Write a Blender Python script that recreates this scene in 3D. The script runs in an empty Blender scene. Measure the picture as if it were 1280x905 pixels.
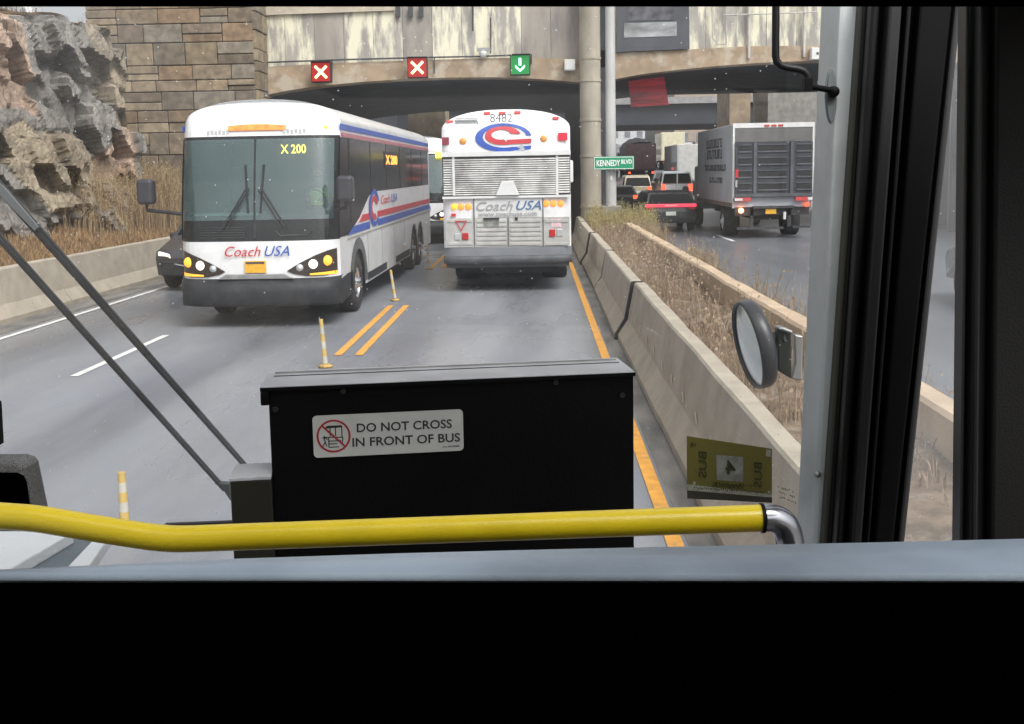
import bpy, bmesh, math, random
from mathutils import Vector, Matrix, noise
R = math.radians
random.seed(7)
sc = bpy.context.scene
COL = sc.collection

# ---------------------------------------------------------------- camera
F_PX, CX, CY = 1300.0, 640.0, 367.0        # focal length and principal point in photo pixels
EYE = Vector((0, 0, 2.45))
VX, VY, ROLL = 670.0, 213.0, R(-1.0)       # where the road vanishes
dx, dy = VX - CX, -(VY - CY)
u_ = dx * math.cos(ROLL) - dy * math.sin(ROLL)
v_ = dx * math.sin(ROLL) + dy * math.cos(ROLL)
PITCH = math.atan2(v_, F_PX)
YAW = math.atan2(u_, math.hypot(F_PX, v_))
ROT = Matrix.Rotation(YAW, 3, 'Z') @ Matrix.Rotation(math.pi / 2 - PITCH, 3, 'X') @ Matrix.Rotation(ROLL, 3, 'Z')
cam_d = bpy.data.cameras.new('camera')
cam = bpy.data.objects.new('camera', cam_d); COL.objects.link(cam)
cam.matrix_world = Matrix.Translation(EYE) @ ROT.to_4x4()
cam_d.sensor_fit = 'HORIZONTAL'; cam_d.sensor_width = 36
cam_d.lens = 36 * F_PX / 1280
cam_d.shift_y = -(452.5 - CY) / 1280
cam_d.clip_start = 0.05; cam_d.clip_end = 6000
sc.camera = cam

# ---------------------------------------------------------------- sky, sun, exposure
SUN_EL, SUN_ROT = R(52), R(145)
w = bpy.data.worlds.new('World'); sc.world = w; w.use_nodes = True
nt = w.node_tree; nt.nodes.clear()
sky = nt.nodes.new('ShaderNodeTexSky'); sky.sky_type = 'NISHITA'; sky.sun_disc = False
sky.sun_elevation = SUN_EL; sky.sun_rotation = SUN_ROT; sky.dust_density = 6; sky.air_density = 1.0
hs = nt.nodes.new('ShaderNodeHueSaturation'); hs.inputs['Saturation'].default_value = 0.20
bg = nt.nodes.new('ShaderNodeBackground'); bg.inputs[1].default_value = 0.15
wo = nt.nodes.new('ShaderNodeOutputWorld')
nt.links.new(sky.outputs[0], hs.inputs['Color']); nt.links.new(hs.outputs[0], bg.inputs[0]); nt.links.new(bg.outputs[0], wo.inputs[0])
sun_d = bpy.data.lights.new('sun', 'SUN'); sun_d.energy = 0.9; sun_d.angle = R(25); sun_d.color = (1, .96, .9)
sun = bpy.data.objects.new('sun', sun_d); COL.objects.link(sun)
sun.rotation_euler = (R(38), 0, R(35))    # from behind the camera, to the right
sc.view_settings.view_transform = 'Standard'; sc.view_settings.look = 'None'
sc.view_settings.gamma = 1; sc.view_settings.exposure = 0.5
sc.cycles.max_bounces = 6; sc.cycles.transparent_max_bounces = 12; sc.cycles.caustics_reflective = False; sc.cycles.caustics_refractive = False

# ---------------------------------------------------------------- pixel -> place
def ray(px, py):
    return (ROT @ Vector((px - CX, -(py - CY), -F_PX))).normalized()
def P(px, py, Y):
    d = ray(px, py); return EYE + d * (Y / d.y)
def G(px, py, z=0.0):
    d = ray(px, py); return EYE + d * ((z - EYE.z) / d.z)

# ---------------------------------------------------------------- materials
MATS = {}
def mat(name, col=(.5, .5, .5), rough=.6, metal=0, var=0.12, scale=3.0, bump=0.0, bscale=40.0, emit=None, es=0, spec=.5,
        attr=False, dirt=None, stretch=(1, 1, 1), coat=0, ramp=(.35, .65)):
    if name in MATS: return MATS[name]
    m = bpy.data.materials.new(name); m.use_nodes = True; MATS[name] = m
    t = m.node_tree; b = t.nodes['Principled BSDF']; L = t.links.new
    b.inputs['Roughness'].default_value = rough; b.inputs['Metallic'].default_value = metal
    b.inputs['Specular IOR Level'].default_value = spec; b.inputs['Coat Weight'].default_value = coat
    b.inputs['Base Color'].default_value = (*col, 1)
    src = None
    tc = t.nodes.new('ShaderNodeTexCoord'); mp = t.nodes.new('ShaderNodeMapping'); mp.inputs['Scale'].default_value = stretch
    L(tc.outputs['Object'], mp.inputs[0])
    if attr:
        at = t.nodes.new('ShaderNodeAttribute'); at.attribute_name = 'Col'; src = at.outputs['Color']
    if var > 0:
        n = t.nodes.new('ShaderNodeTexNoise'); n.inputs['Scale'].default_value = scale; n.inputs['Detail'].default_value = 6
        L(mp.outputs[0], n.inputs['Vector'])
        r = t.nodes.new('ShaderNodeMapRange'); r.inputs[1].default_value = ramp[0]; r.inputs[2].default_value = ramp[1]
        r.inputs[3].default_value = 1 - var; r.inputs[4].default_value = 1 + var; L(n.outputs[0], r.inputs[0])
        mx = t.nodes.new('ShaderNodeVectorMath'); mx.operation = 'SCALE'
        if src is None:
            mx.inputs[0].default_value = col
        else: L(src, mx.inputs[0])
        L(r.outputs[0], mx.inputs['Scale']); src = mx.outputs[0]
    if dirt:
        dcol, amt, dsc, lo, hi = dirt
        n = t.nodes.new('ShaderNodeTexNoise'); n.inputs['Scale'].default_value = dsc; n.inputs['Detail'].default_value = 9
        n.inputs['Roughness'].default_value = .65; L(mp.outputs[0], n.inputs['Vector'])
        r = t.nodes.new('ShaderNodeMapRange'); r.inputs[1].default_value = lo; r.inputs[2].default_value = hi
        r.inputs[3].default_value = 0; r.inputs[4].default_value = amt; L(n.outputs[0], r.inputs[0])
        mi = t.nodes.new('ShaderNodeMix'); mi.data_type = 'RGBA'; L(r.outputs[0], mi.inputs[0])
        if src is None: mi.inputs[6].default_value = (*col, 1)
        else: L(src, mi.inputs[6])
        mi.inputs[7].default_value = (*dcol, 1); src = mi.outputs[2]
    if src is not None: L(src, b.inputs['Base Color'])
    if bump > 0:
        n = t.nodes.new('ShaderNodeTexNoise'); n.inputs['Scale'].default_value = bscale; n.inputs['Detail'].default_value = 8
        L(mp.outputs[0], n.inputs['Vector'])
        bp = t.nodes.new('ShaderNodeBump'); bp.inputs['Strength'].default_value = bump; bp.inputs['Distance'].default_value = .02
        L(n.outputs[0], bp.inputs['Height']); L(bp.outputs[0], b.inputs['Normal'])
    if emit:
        b.inputs['Emission Color'].default_value = (*emit, 1); b.inputs['Emission Strength'].default_value = es
    return m

def glass(name, tint, refl=.06, rough=.02, drops=False, haze=0.0, hcol=(.85, .88, .9), hlo=.35):
    if name in MATS: return MATS[name]
    m = bpy.data.materials.new(name); m.use_nodes = True; MATS[name] = m
    t = m.node_tree; L = t.links.new; t.nodes.clear()
    o = t.nodes.new('ShaderNodeOutputMaterial')
    tr = t.nodes.new('ShaderNodeBsdfTransparent'); tr.inputs[0].default_value = (*tint, 1)
    gl = t.nodes.new('ShaderNodeBsdfGlossy'); gl.inputs['Roughness'].default_value = rough
    lw = t.nodes.new('ShaderNodeFresnel'); lw.inputs[0].default_value = 1.45
    ad = t.nodes.new('ShaderNodeMath'); ad.operation = 'ADD'; ad.use_clamp = True; ad.inputs[1].default_value = refl - .04
    L(lw.outputs[0], ad.inputs[0])
    mx = t.nodes.new('ShaderNodeMixShader'); L(ad.outputs[0], mx.inputs[0]); L(tr.outputs[0], mx.inputs[1]); L(gl.outputs[0], mx.inputs[2])
    out = mx.outputs[0]
    if drops or haze:
        df = t.nodes.new('ShaderNodeBsdfDiffuse'); df.inputs[0].default_value = (*hcol, 1)
        tl = t.nodes.new('ShaderNodeBsdfTranslucent'); tl.inputs[0].default_value = (*hcol, 1)
        ds = t.nodes.new('ShaderNodeAddShader'); L(df.outputs[0], ds.inputs[0]); L(tl.outputs[0], ds.inputs[1])
        tc = t.nodes.new('ShaderNodeTexCoord')
        vo = t.nodes.new('ShaderNodeTexVoronoi'); vo.inputs['Scale'].default_value = 95
        L(tc.outputs['Object'], vo.inputs['Vector'])
        th = t.nodes.new('ShaderNodeMapRange'); th.inputs[1].default_value = .16; th.inputs[2].default_value = .07
        th.inputs[3].default_value = 0; th.inputs[4].default_value = .45; L(vo.outputs['Distance'], th.inputs[0])
        sp = t.nodes.new('ShaderNodeSeparateColor'); L(vo.outputs['Color'], sp.inputs[0])
        pk = t.nodes.new('ShaderNodeMath'); pk.operation = 'GREATER_THAN'; pk.inputs[1].default_value = .86; L(sp.outputs[0], pk.inputs[0])
        ml = t.nodes.new('ShaderNodeMath'); ml.operation = 'MULTIPLY'; L(th.outputs[0], ml.inputs[0]); L(pk.outputs[0], ml.inputs[1])
        no = t.nodes.new('ShaderNodeTexNoise'); no.inputs['Scale'].default_value = 2.2; no.inputs['Detail'].default_value = 8
        L(tc.outputs['Object'], no.inputs['Vector'])
        hz = t.nodes.new('ShaderNodeMapRange'); hz.inputs[1].default_value = .35; hz.inputs[2].default_value = .75
        hz.inputs[3].default_value = haze * hlo; hz.inputs[4].default_value = haze; L(no.outputs[0], hz.inputs[0])
        am = t.nodes.new('ShaderNodeMath'); am.operation = 'MAXIMUM'; L(ml.outputs[0], am.inputs[0]); L(hz.outputs[0], am.inputs[1])
        if not drops: am.inputs[0].default_value = 0
        m2 = t.nodes.new('ShaderNodeMixShader'); L(am.outputs[0], m2.inputs[0]); L(out, m2.inputs[1]); L(ds.outputs[0], m2.inputs[2])
        out = m2.outputs[0]
    L(out, o.inputs[0])
    return m

# ---------------------------------------------------------------- mesh builder
class MB:
    def __init__(s): s.v = []; s.f = []; s.m = []; s.s = []; s.c = []
    def add(s, vs, fs, mi=0, sm=False, col=None):
        o = len(s.v); s.v += [Vector(p) for p in vs]
        s.c += [col or (.5, .5, .5)] * len(vs)
        for f in fs: s.f.append([o + i for i in f]); s.m.append(mi); s.s.append(sm)
        return s
    def box(s, a, b, mi=0, col=None):
        (x0, y0, z0), (x1, y1, z1) = a, b
        return s.add([(x0,y0,z0),(x1,y0,z0),(x1,y1,z0),(x0,y1,z0),(x0,y0,z1),(x1,y0,z1),(x1,y1,z1),(x0,y1,z1)],
              [(0,3,2,1),(4,5,6,7),(0,1,5,4),(1,2,6,5),(2,3,7,6),(3,0,4,7)], mi, col=col)
    def prism(s, pts, vec, mi=0, col=None, sm=False):
        pts = [Vector(p) for p in pts]; n = len(pts); vec = Vector(vec)
        return s.add(pts + [p + vec for p in pts],
              [tuple(range(n))[::-1], tuple(range(n, 2*n))] + [(i, (i+1) % n, n + (i+1) % n, n + i) for i in range(n)], mi, sm, col)
    def slab(s, px, Y, th, mi=0):
        return s.prism([P(x, y, Y) for x, y in px], (0, th, 0), mi)
    def tube(s, pts, r, n=12, mi=0, sm=True, caps=True, col=None):
        pts = [Vector(p) for p in pts]; rs = r if isinstance(r, (list, tuple)) else [r]*len(pts)
        vs = []; ref = None
        for i, p in enumerate(pts):
            d = (pts[min(i+1, len(pts)-1)] - pts[max(i-1, 0)]).normalized()
            if ref is None: ref = d.orthogonal().normalized()
            ref = (ref - d * ref.dot(d)).normalized(); b = d.cross(ref)
            for k in range(n):
                a = 2*math.pi*k/n; vs.append(p + (ref*math.cos(a) + b*math.sin(a))*rs[i])
        fs = [(i*n+k, i*n+(k+1) % n, (i+1)*n+(k+1) % n, (i+1)*n+k) for i in range(len(pts)-1) for k in range(n)]
        s.add(vs, fs, mi, sm, col)
        if caps:
            s.add(vs[:n], [tuple(range(n))[::-1]], mi, False, col); s.add(vs[-n:], [tuple(range(n))], mi, False, col)
        return s
    def lathe(s, prof, M, n=32, mi=0, sm=True):
        vs = []
        for r, h in prof:
            for k in range(n):
                a = 2*math.pi*k/n; vs.append(M @ Vector((r*math.cos(a), r*math.sin(a), h)))
        fs = [(i*n+k, i*n+(k+1) % n, (i+1)*n+(k+1) % n, (i+1)*n+k) for i in range(len(prof)-1) for k in range(n)]
        return s.add(vs, fs, mi, sm)
    def grid(s, fn, nu, nv, mi=0, sm=True, colf=None):
        vs = [Vector(fn(i/nu, j/nv)) for i in range(nu+1) for j in range(nv+1)]
        fs = [(i*(nv+1)+j, (i+1)*(nv+1)+j, (i+1)*(nv+1)+j+1, i*(nv+1)+j+1) for i in range(nu) for j in range(nv)]
        s.add(vs, fs, mi, sm)
        if colf:
            k = len(s.c) - len(vs)
            for i, p in enumerate(vs): s.c[k+i] = colf(p)
        return s
    def text(s, txt, M, size=1, bold=0, shear=0, mi=0, th=0.002, spacing=1, width=None, align='CENTER'):
        cu = bpy.data.curves.new('t', 'FONT'); cu.body = txt; cu.size = size; cu.offset = bold; cu.shear = shear
        cu.align_x = align; cu.align_y = 'CENTER'; cu.space_character = spacing; cu.resolution_u = 3; cu.extrude = th/2
        ob = bpy.data.objects.new('t', cu); COL.objects.link(ob)
        me = bpy.data.meshes.new_from_object(ob.evaluated_get(bpy.context.evaluated_depsgraph_get()))
        k = 1
        if width:
            xs = [v.co.x for v in me.vertices]; k = width / max(1e-6, max(xs) - min(xs))
        s.add([M @ Vector((v.co.x*k, v.co.y, v.co.z)) for v in me.vertices], [tuple(p.vertices) for p in me.polygons], mi)
        bpy.data.objects.remove(ob); bpy.data.curves.remove(cu); bpy.data.meshes.remove(me)
        return s
    def build(s, name, mats, parent=None, world=True, bevel=0, seg=2, attr=False, autosm=None):
        if not isinstance(mats, (list, tuple)): mats = [mats]
        off = Vector((0, 0, 0))
        if parent is not None and world:
            q = parent
            while q is not None: off += q.location; q = q.parent
        me = bpy.data.meshes.new(name); me.from_pydata([p - off for p in s.v], [], s.f)
        for m in mats: me.materials.append(m)
        me.polygons.foreach_set('material_index', s.m); me.polygons.foreach_set('use_smooth', s.s)
        if attr:
            a = me.color_attributes.new('Col', 'FLOAT_COLOR', 'POINT')
            a.data.foreach_set('color', [x for c in s.c for x in (*c, 1.0)])
        me.update()
        ob = bpy.data.objects.new(name, me); COL.objects.link(ob)
        if parent is not None: ob.parent = parent
        if bevel:
            b = ob.modifiers.new('bevel', 'BEVEL'); b.width = bevel; b.segments = seg; b.limit_method = 'ANGLE'; b.angle_limit = R(40)
        return ob

def tag(o, label=None, cat=None, group=None, kind=None):
    if label: o['label'] = label
    if cat: o['category'] = cat
    if group: o['group'] = group
    if kind: o['kind'] = kind
    return o
def thing(name, label, cat, loc=(0, 0, 0), rz=0, group=None):
    o = bpy.data.objects.new(name, None); COL.objects.link(o); o.location = loc; o.rotation_euler = (0, 0, rz)
    o.empty_display_size = .2
    return tag(o, label, cat, group)
def copy_tree(o, parent=None):
    c = o.copy(); COL.objects.link(c); c.parent = parent
    for ch in list(o.children): copy_tree(ch, c)
    return c
FACE = lambda x, y, z, s=1: Matrix(((s, 0, 0, x), (0, 0, 1, y), (0, 1, 0, z), (0, 0, 0, 1)))   # local text X->x, Y->z, Z-> y   (faces -Y)
SIDE = lambda x, y, z: Matrix(((0, 0, 1, x), (1, 0, 0, y), (0, 1, 0, z), (0, 0, 0, 1)))          # text runs along +y on a +X side
SIDEL = lambda x, y, z: Matrix(((0, 0, -1, x), (-1, 0, 0, y), (0, 1, 0, z), (0, 0, 0, 1)))       # text on a -X side

# common materials
asph = None
white_p = mat('white_coach_paint', (.82, .83, .84), .28, var=.03, scale=1.5, dirt=((.38, .37, .35), .5, 1.6, .47, .82), coat=.3)
black_p = mat('black_gloss_panel', (.012, .014, .016), .12, var=.1)
black_rub = mat('black_rubber', (.022, .022, .024), .75, var=.25, scale=6, bump=.2)
bump_gr = mat('dark_bumper_plastic', (.022, .024, .028), .55, var=.2, scale=4, spec=.3, dirt=((.10, .10, .10), .4, 5, .5, .8))
chrome = mat('polished_metal', (.62, .63, .64), .22, 1, var=.1, scale=8)
steel = mat('dull_steel', (.42, .42, .42), .38, .75, var=.15, scale=6)
dglass = mat('dark_window_glass', (.005, .006, .008), .08, var=.15, scale=.7, spec=.06)
red_l = mat('red_lens', (.45, .02, .02), .2, var=.05, spec=.6)
red_on = mat('lit_red_lens', (.5, .02, .01), .2, var=0, emit=(1, .08, .03), es=2.2)
amber_l = mat('amber_lens', (.75, .2, .03), .25, var=.05, emit=(1, .3, .04), es=.25)
amber_on = mat('lit_amber_lamp', (.9, .4, .05), .2, var=0, emit=(1, .42, .03), es=.9)
lamp_on = mat('lit_white_lamp', (.9, .9, .85), .2, var=0, emit=(1, .88, .7), es=1.0)
clear_l = mat('clear_lens', (.55, .57, .58), .15, var=.1, metal=.3)
plate_y = mat('yellow_plate', (.8, .42, .03), .5, var=.1, scale=20)
blue_p = mat('blue_livery', (.03, .09, .42), .35, var=.05)
redp = mat('red_livery', (.55, .035, .05), .35, var=.05)
grey_t = mat('grey_lettering', (.35, .36, .37), .5, var=.1)
dark_t = mat('dark_lettering', (.05, .055, .07), .5, var=.1)
led = mat('amber_led_text', (.8, .6, .05), .5, var=0, emit=(1, .78, .06), es=2.6)
led_o = mat('orange_led_text', (.8, .3, .05), .5, var=0, emit=(1, .28, .04), es=2.2)
concrete = mat('barrier_concrete', (.41, .365, .295), .85, var=.10, scale=2.6, bump=.35, bscale=60, dirt=((.22, .195, .16), .5, 3.2, .52, .8))
conc_t = mat('tan_concrete', (.40, .31, .21), .85, var=.2, scale=1.2, bump=.3, dirt=((.16, .12, .09), .7, 1.5, .48, .75))
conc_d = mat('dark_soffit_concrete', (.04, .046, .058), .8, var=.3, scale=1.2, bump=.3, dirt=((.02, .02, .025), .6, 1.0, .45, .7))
# ================================================================ GROUND AND ROADS
def sheet(name, x0, x1, y0, y1, z, m, nx=1, ny=1):
    b = MB(); b.grid(lambda u, v: (x0 + (x1-x0)*u, y0 + (y1-y0)*v, z), nx, ny, sm=False)
    return tag(b.build(name, m), kind='structure')
m_ground = mat('dull_earth', (.16, .14, .11), .95, var=.3, scale=.4)
tag(MB().grid(lambda u, v: (-2500 + 5000*u, -400 + 4400*v, -.05), 2, 2, sm=False).build('ground', m_ground), kind='structure')
# asphalt with worn wheel tracks
m_road = mat('worn_asphalt', (.185, .197, .222), .36, var=.16, scale=.9, bump=.22, bscale=90,
             dirt=((.28, .29, .31), .8, .55, .44, .66), stretch=(1, .16, 1))
m_road2 = mat('right_asphalt', (.14, .15, .17), .36, var=.16, scale=.9, bump=.2, bscale=90, dirt=((.25, .26, .28), .6, .5, .5, .7), stretch=(1, .16, 1))
road = sheet('road', -9.6, 1.25, -8, 900, 0, m_road)
m_strip = mat('swept_shoulder_grit', (.15, .145, .135), .8, var=.3, scale=3, bump=.3, dirt=((.25, .23, .2), .6, 3, .45, .7), stretch=(1, .3, 1))
MB().grid(lambda u, v: (.96 + .3*u, -6 + 46*v, .004), 1, 1, sm=False).build('shoulder', m_strip, road)
MB().grid(lambda u, v: (-9.45 + .9*u, -6 + 46*v, .004), 1, 1, sm=False).build('shoulder', m_strip, road)
# long pale worn tracks are part of the asphalt itself
t_ = m_road.node_tree; L_ = t_.links.new; bs_ = t_.nodes['Principled BSDF']; old = bs_.inputs['Base Color'].links[0].from_socket
tc_ = t_.nodes.new('ShaderNodeTexCoord'); sx_ = t_.nodes.new('ShaderNodeSeparateXYZ'); L_(tc_.outputs['Object'], sx_.inputs[0])
nz_ = t_.nodes.new('ShaderNodeTexNoise'); nz_.inputs['Scale'].default_value = .35; L_(tc_.outputs['Object'], nz_.inputs['Vector'])
wb = t_.nodes.new('ShaderNodeMath'); wb.operation = 'MULTIPLY_ADD'; wb.inputs[1].default_value = .5; L_(nz_.outputs[0], wb.inputs[0]); L_(sx_.outputs[0], wb.inputs[2])
acc = None
for xc, wd, am in ((-1.0, .75, .8), (.45, .45, .55), (-3.6, .6, .35), (-5.2, .5, .3), (-6.4, .5, .3)):
    d_ = t_.nodes.new('ShaderNodeMath'); d_.operation = 'SUBTRACT'; d_.inputs[1].default_value = xc + .25; L_(wb.outputs[0], d_.inputs[0])
    a_ = t_.nodes.new('ShaderNodeMath'); a_.operation = 'ABSOLUTE'; L_(d_.outputs[0], a_.inputs[0])
    r_ = t_.nodes.new('ShaderNodeMapRange'); r_.interpolation_type = 'SMOOTHSTEP'; r_.inputs[1].default_value = wd; r_.inputs[2].default_value = wd*.25; r_.inputs[3].default_value = 0; r_.inputs[4].default_value = am; L_(a_.outputs[0], r_.inputs[0])
    if acc is None: acc = r_.outputs[0]
    else:
        s_ = t_.nodes.new('ShaderNodeMath'); s_.operation = 'MAXIMUM'; L_(acc, s_.inputs[0]); L_(r_.outputs[0], s_.inputs[1]); acc = s_.outputs[0]
wn_ = t_.nodes.new('ShaderNodeTexNoise'); wn_.inputs['Scale'].default_value = .45; wn_.inputs['Detail'].default_value = 5; mw_ = t_.nodes.new('ShaderNodeMapping'); mw_.inputs['Scale'].default_value = (1, .3, 1); L_(tc_.outputs['Object'], mw_.inputs[0]); L_(mw_.outputs[0], wn_.inputs['Vector'])
wr_ = t_.nodes.new('ShaderNodeMapRange'); wr_.inputs[1].default_value = .4; wr_.inputs[2].default_value = .62; wr_.inputs[3].default_value = .17; wr_.inputs[4].default_value = .5; L_(wn_.outputs[0], wr_.inputs[0]); L_(wr_.outputs[0], bs_.inputs['Roughness'])
mi_ = t_.nodes.new('ShaderNodeMix'); mi_.data_type = 'RGBA'; L_(acc, mi_.inputs[0]); L_(old, mi_.inputs[6]); mi_.inputs[7].default_value = (.31, .325, .35, 1); L_(mi_.outputs[2], bs_.inputs['Base Color'])
m_track = mat('pale_worn_track', (.26, .27, .285), .45, var=.12, scale=2.5, bump=.15, bscale=90, dirt=((.165, .172, .185), .9, .8, .42, .62), stretch=(1, .12, 1))
for xa, xb in ():
    MB().grid(lambda u, v: (xa + (xb-xa)*u, 4 + 36*v, .004), 1, 1, sm=False).build('worn_track', m_track, road)
m_yl = mat('yellow_road_paint', (.75, .36, .06), .6, var=.12, scale=9, dirt=((.25, .2, .14), .75, 6, .52, .72))
m_wl = mat('white_road_paint', (.72, .72, .70), .6, var=.1, scale=9, dirt=((.28, .28, .28), .7, 6, .55, .75))
def line(x0, x1, y0, y1, m, z=.008, par=None, name='lane_line'):
    MB().add([(x0, y0, z), (x1, y0, z), (x1, y1, z), (x0, y1, z)], [(0, 1, 2, 3)]).build(name, m, par or road)
line(.82, .93, 2, 60, m_yl)
for k in range(3):
    for xc in (-2.73, -2.44):
        line(xc - .055, xc + .055, 13.85 + 12.7*k, 19.1 + 12.7*k, m_yl)
for k in range(-1, 4): line(-5.84, -5.73, 12.6 + 12.2*k, 15.85 + 12.2*k, m_wl)
line(-8.38, -8.27, 3, 60, m_wl)
# right roadway, a little higher
road_r = sheet('road', 3.0, 14.3, -8, 900, .12, m_road2)
for k in range(-2, 6): line(6.15, 6.28, 33.0 + 12.2*k, 36.0 + 12.2*k, m_wl, .125, road_r)
line(3.35, 3.46, -5, 90, m_wl, .125, road_r)
# the far road climbs and bends away to the right
def far_z(y): return .12 + max(0, y-62)*.042
def far_x(y): return .0011*max(0, y-55)**2
bb = MB(); bb.grid(lambda u, v: (-9.6 + far_x(60+200*v)*u + 24.2*u, 60 + 200*v, far_z(60+200*v) + .004), 2, 60, sm=True)
tag(bb.build('road', m_road2), kind='structure')
# median soil between the barriers
def med_h(x, y):
    return .50 + .14*noise.noise(Vector((x*1.3, y*.6, 3))) + .05*noise.noise(Vector((x*6, y*5, 1)))
m_soil = mat('debris_covered_soil', (.17, .125, .085), .95, var=.35, scale=5, bump=.8, bscale=25, dirt=((.34, .31, .27), .8, 2.2, .55, .7))
b = MB(); b.grid(lambda u, v: (1.55 + 1.1*u, -4 + 42*v, med_h(1.55 + 1.1*u, -4 + 42*v)), 14, 300, sm=True)
tag(b.build('median_soil', m_soil), kind='structure')
b = MB(); b.grid(lambda u, v: (2.84 + .5*u, -4 + 41*v, .36 - .25*u + .03*noise.noise(Vector((u*3, v*200, 0)))), 4, 160)
tag(b.build('verge', m_soil), kind='structure')
# left bank behind the barrier rising to the rock
def bank(x, y):
    t = max(0, min(1, (-9.6 - x) / 3.6))
    return .48 + .50*t**.9 + .16*noise.noise(Vector((x*.8, y*.5, 7))) + .3*max(0, (y-26)/9)*t
m_bank = mat('dry_grass_bank', (.22, .145, .075), .95, var=.3, scale=3, bump=.8, bscale=20, dirt=((.12, .08, .05), .6, 1.8, .45, .7))
b = MB(); b.grid(lambda u, v: (-9.62 - 5.4*u, 2 + 34.5*v, bank(-9.62 - 5.4*u, 2 + 34.5*v)), 24, 130)
tag(b.build('embankment', m_bank), kind='structure')

# ================================================================ BARRIERS
def barrier_seg(x, y0, y1, side, label, grp, h=.83, marks=False, z0=0, dxx=0.0):
    """jersey profile, side=+1: sloping face looks to -X"""
    s = side
    prof = [(0, 0), (0, .08), (.14, .30), (.23, h-.02), (.25, h), (.38, h), (.40, h-.02), (.49, .30), (.63, .08), (.63, 0)]
    root = thing('concrete_barrier', label, 'barrier', (x, (y0+y1)/2, z0), 0, grp)
    b = MB(); n = max(2, int((y1-y0)/.5)); vs = []
    for i in range(n+1):
        y = y0 + (y1-y0)*i/n
        for px, pz in prof:
            j = .012*noise.noise(Vector((y*.9, px*3, x)))
            vs.append((x + dxx*(i/n) + s*(px + j), y, z0 + pz + (j if pz > .5 else 0)))
    k = len(prof)
    fs = [(i*k+j, (i+1)*k+j, (i+1)*k+j+1, i*k+j+1) for i in range(n) for j in range(k-1)]
    fs += [tuple(range(k)), tuple(n*k + j for j in range(k))[::-1]]
    b.add(vs, fs); b.build('barrier_body', concrete, root)
    if s > 0 and y0 > 10:   # dark joint filler standing just proud of the face
        q = MB(); pj = [(-.012, .0), (-.012, .08), (.128, .305), (.222, h-.02), (.24, h+.012), (.39, h+.012), (.39, 0)]
        wj = .075 if y0 < 16 else .04
        q.prism([(x + px, y0 - .06 - wj/2, z0 + pz) for px, pz in pj], (0, wj, 0)); q.build('joint_filler', black_rub, root)
    return root
joints = [-2, 14.9, 20.9, 26.9, 32.9, 36.4]
whr = ['nearest long concrete median barrier beside the black box and yellow line', 'second concrete median barrier section beyond the open joint',
       'third concrete median barrier section alongside the rear coach wheels', 'fourth concrete median barrier section beside the white coach flank', 'farthest concrete median barrier section meeting the overpass column']
for i in range(5):
    barrier_seg(1.15 + (.0 if i % 2 == 0 else -.035), joints[i] + (.06 if i else 0), joints[i+1] - .06, 1, whr[i], 'right median barriers', dxx=(.02 if i % 2 else 0))
# pale slanted quads painted as reflections along the near barrier
SC = []
for k in range(11):
    y = 7.6 + k*.78; h = .055 + .006*k
    xa = lambda z: 1.15 + .14 + (z-.30)*(.09/.51) - .012
    b = MB(); z0_ = .36; b.add([(xa(z0_), y, z0_), (xa(z0_), y+.05, z0_), (xa(z0_+h), y+.20, z0_+h), (xa(z0_+h), y+.14, z0_+h)], [(0, 1, 2, 3)]); SC.append(b)
sc_par = [o for o in bpy.data.objects if o.name == 'barrier_body'][0]
for b in SC: b.build('pale_reflection', mat('reflection_paint', (.62, .57, .48), .8, var=.1), sc_par)
# tan barrier on the far side of the median
tag(sc_par.parent)
conc_tan = mat('pale_tan_concrete', (.52, .40, .28), .85, var=.14, scale=1.6, bump=.3, dirt=((.3, .22, .15), .6, 2.4, .5, .75))
for i, (a_, b_) in enumerate(((-3, 10.4), (10.46, 21.9), (21.96, 31.6))):
    root = thing('concrete_barrier', ['near tan concrete barrier behind the round bus mirror', 'middle tan concrete barrier along the weedy median', 'far tan concrete barrier ending by the sign pole'][i],
                 'barrier', (2.75, (a_+b_)/2, .3), 0, 'tan barriers on the far side of the median')
    bb = MB(); n = 24; pr = [(2.66, .2), (2.66, .80), (2.69, .83), (2.87, .83), (2.9, .80), (2.98, .3)]
    vs = []
    for q in range(n+1):
        y = a_ + (b_-a_)*q/n
        for (xx, zz) in pr:
            j = .02*noise.noise(Vector((y*1.1, xx*4, 5))); vs.append((xx + j, y, zz + j*.6))
    k = len(pr); bb.add(vs, [(q*k+j, (q+1)*k+j, (q+1)*k+j+1, q*k+j+1) for q in range(n) for j in range(k-1)] + [tuple(range(k)), tuple(n*k+j for j in range(k))[::-1]])
    bb.build('barrier_body', conc_tan, root)
# left barrier
for i in range(6):
    y0 = 2 + i*6.0
    names = ['first', 'second', 'third', 'fourth', 'fifth', 'sixth']
    barrier_seg(-9.12 - .0*i, y0 + .02, y0 + 5.98, -1, names[i] + ' concrete barrier section from the camera below the rocky bank', 'left roadside barriers', h=.92)

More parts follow.
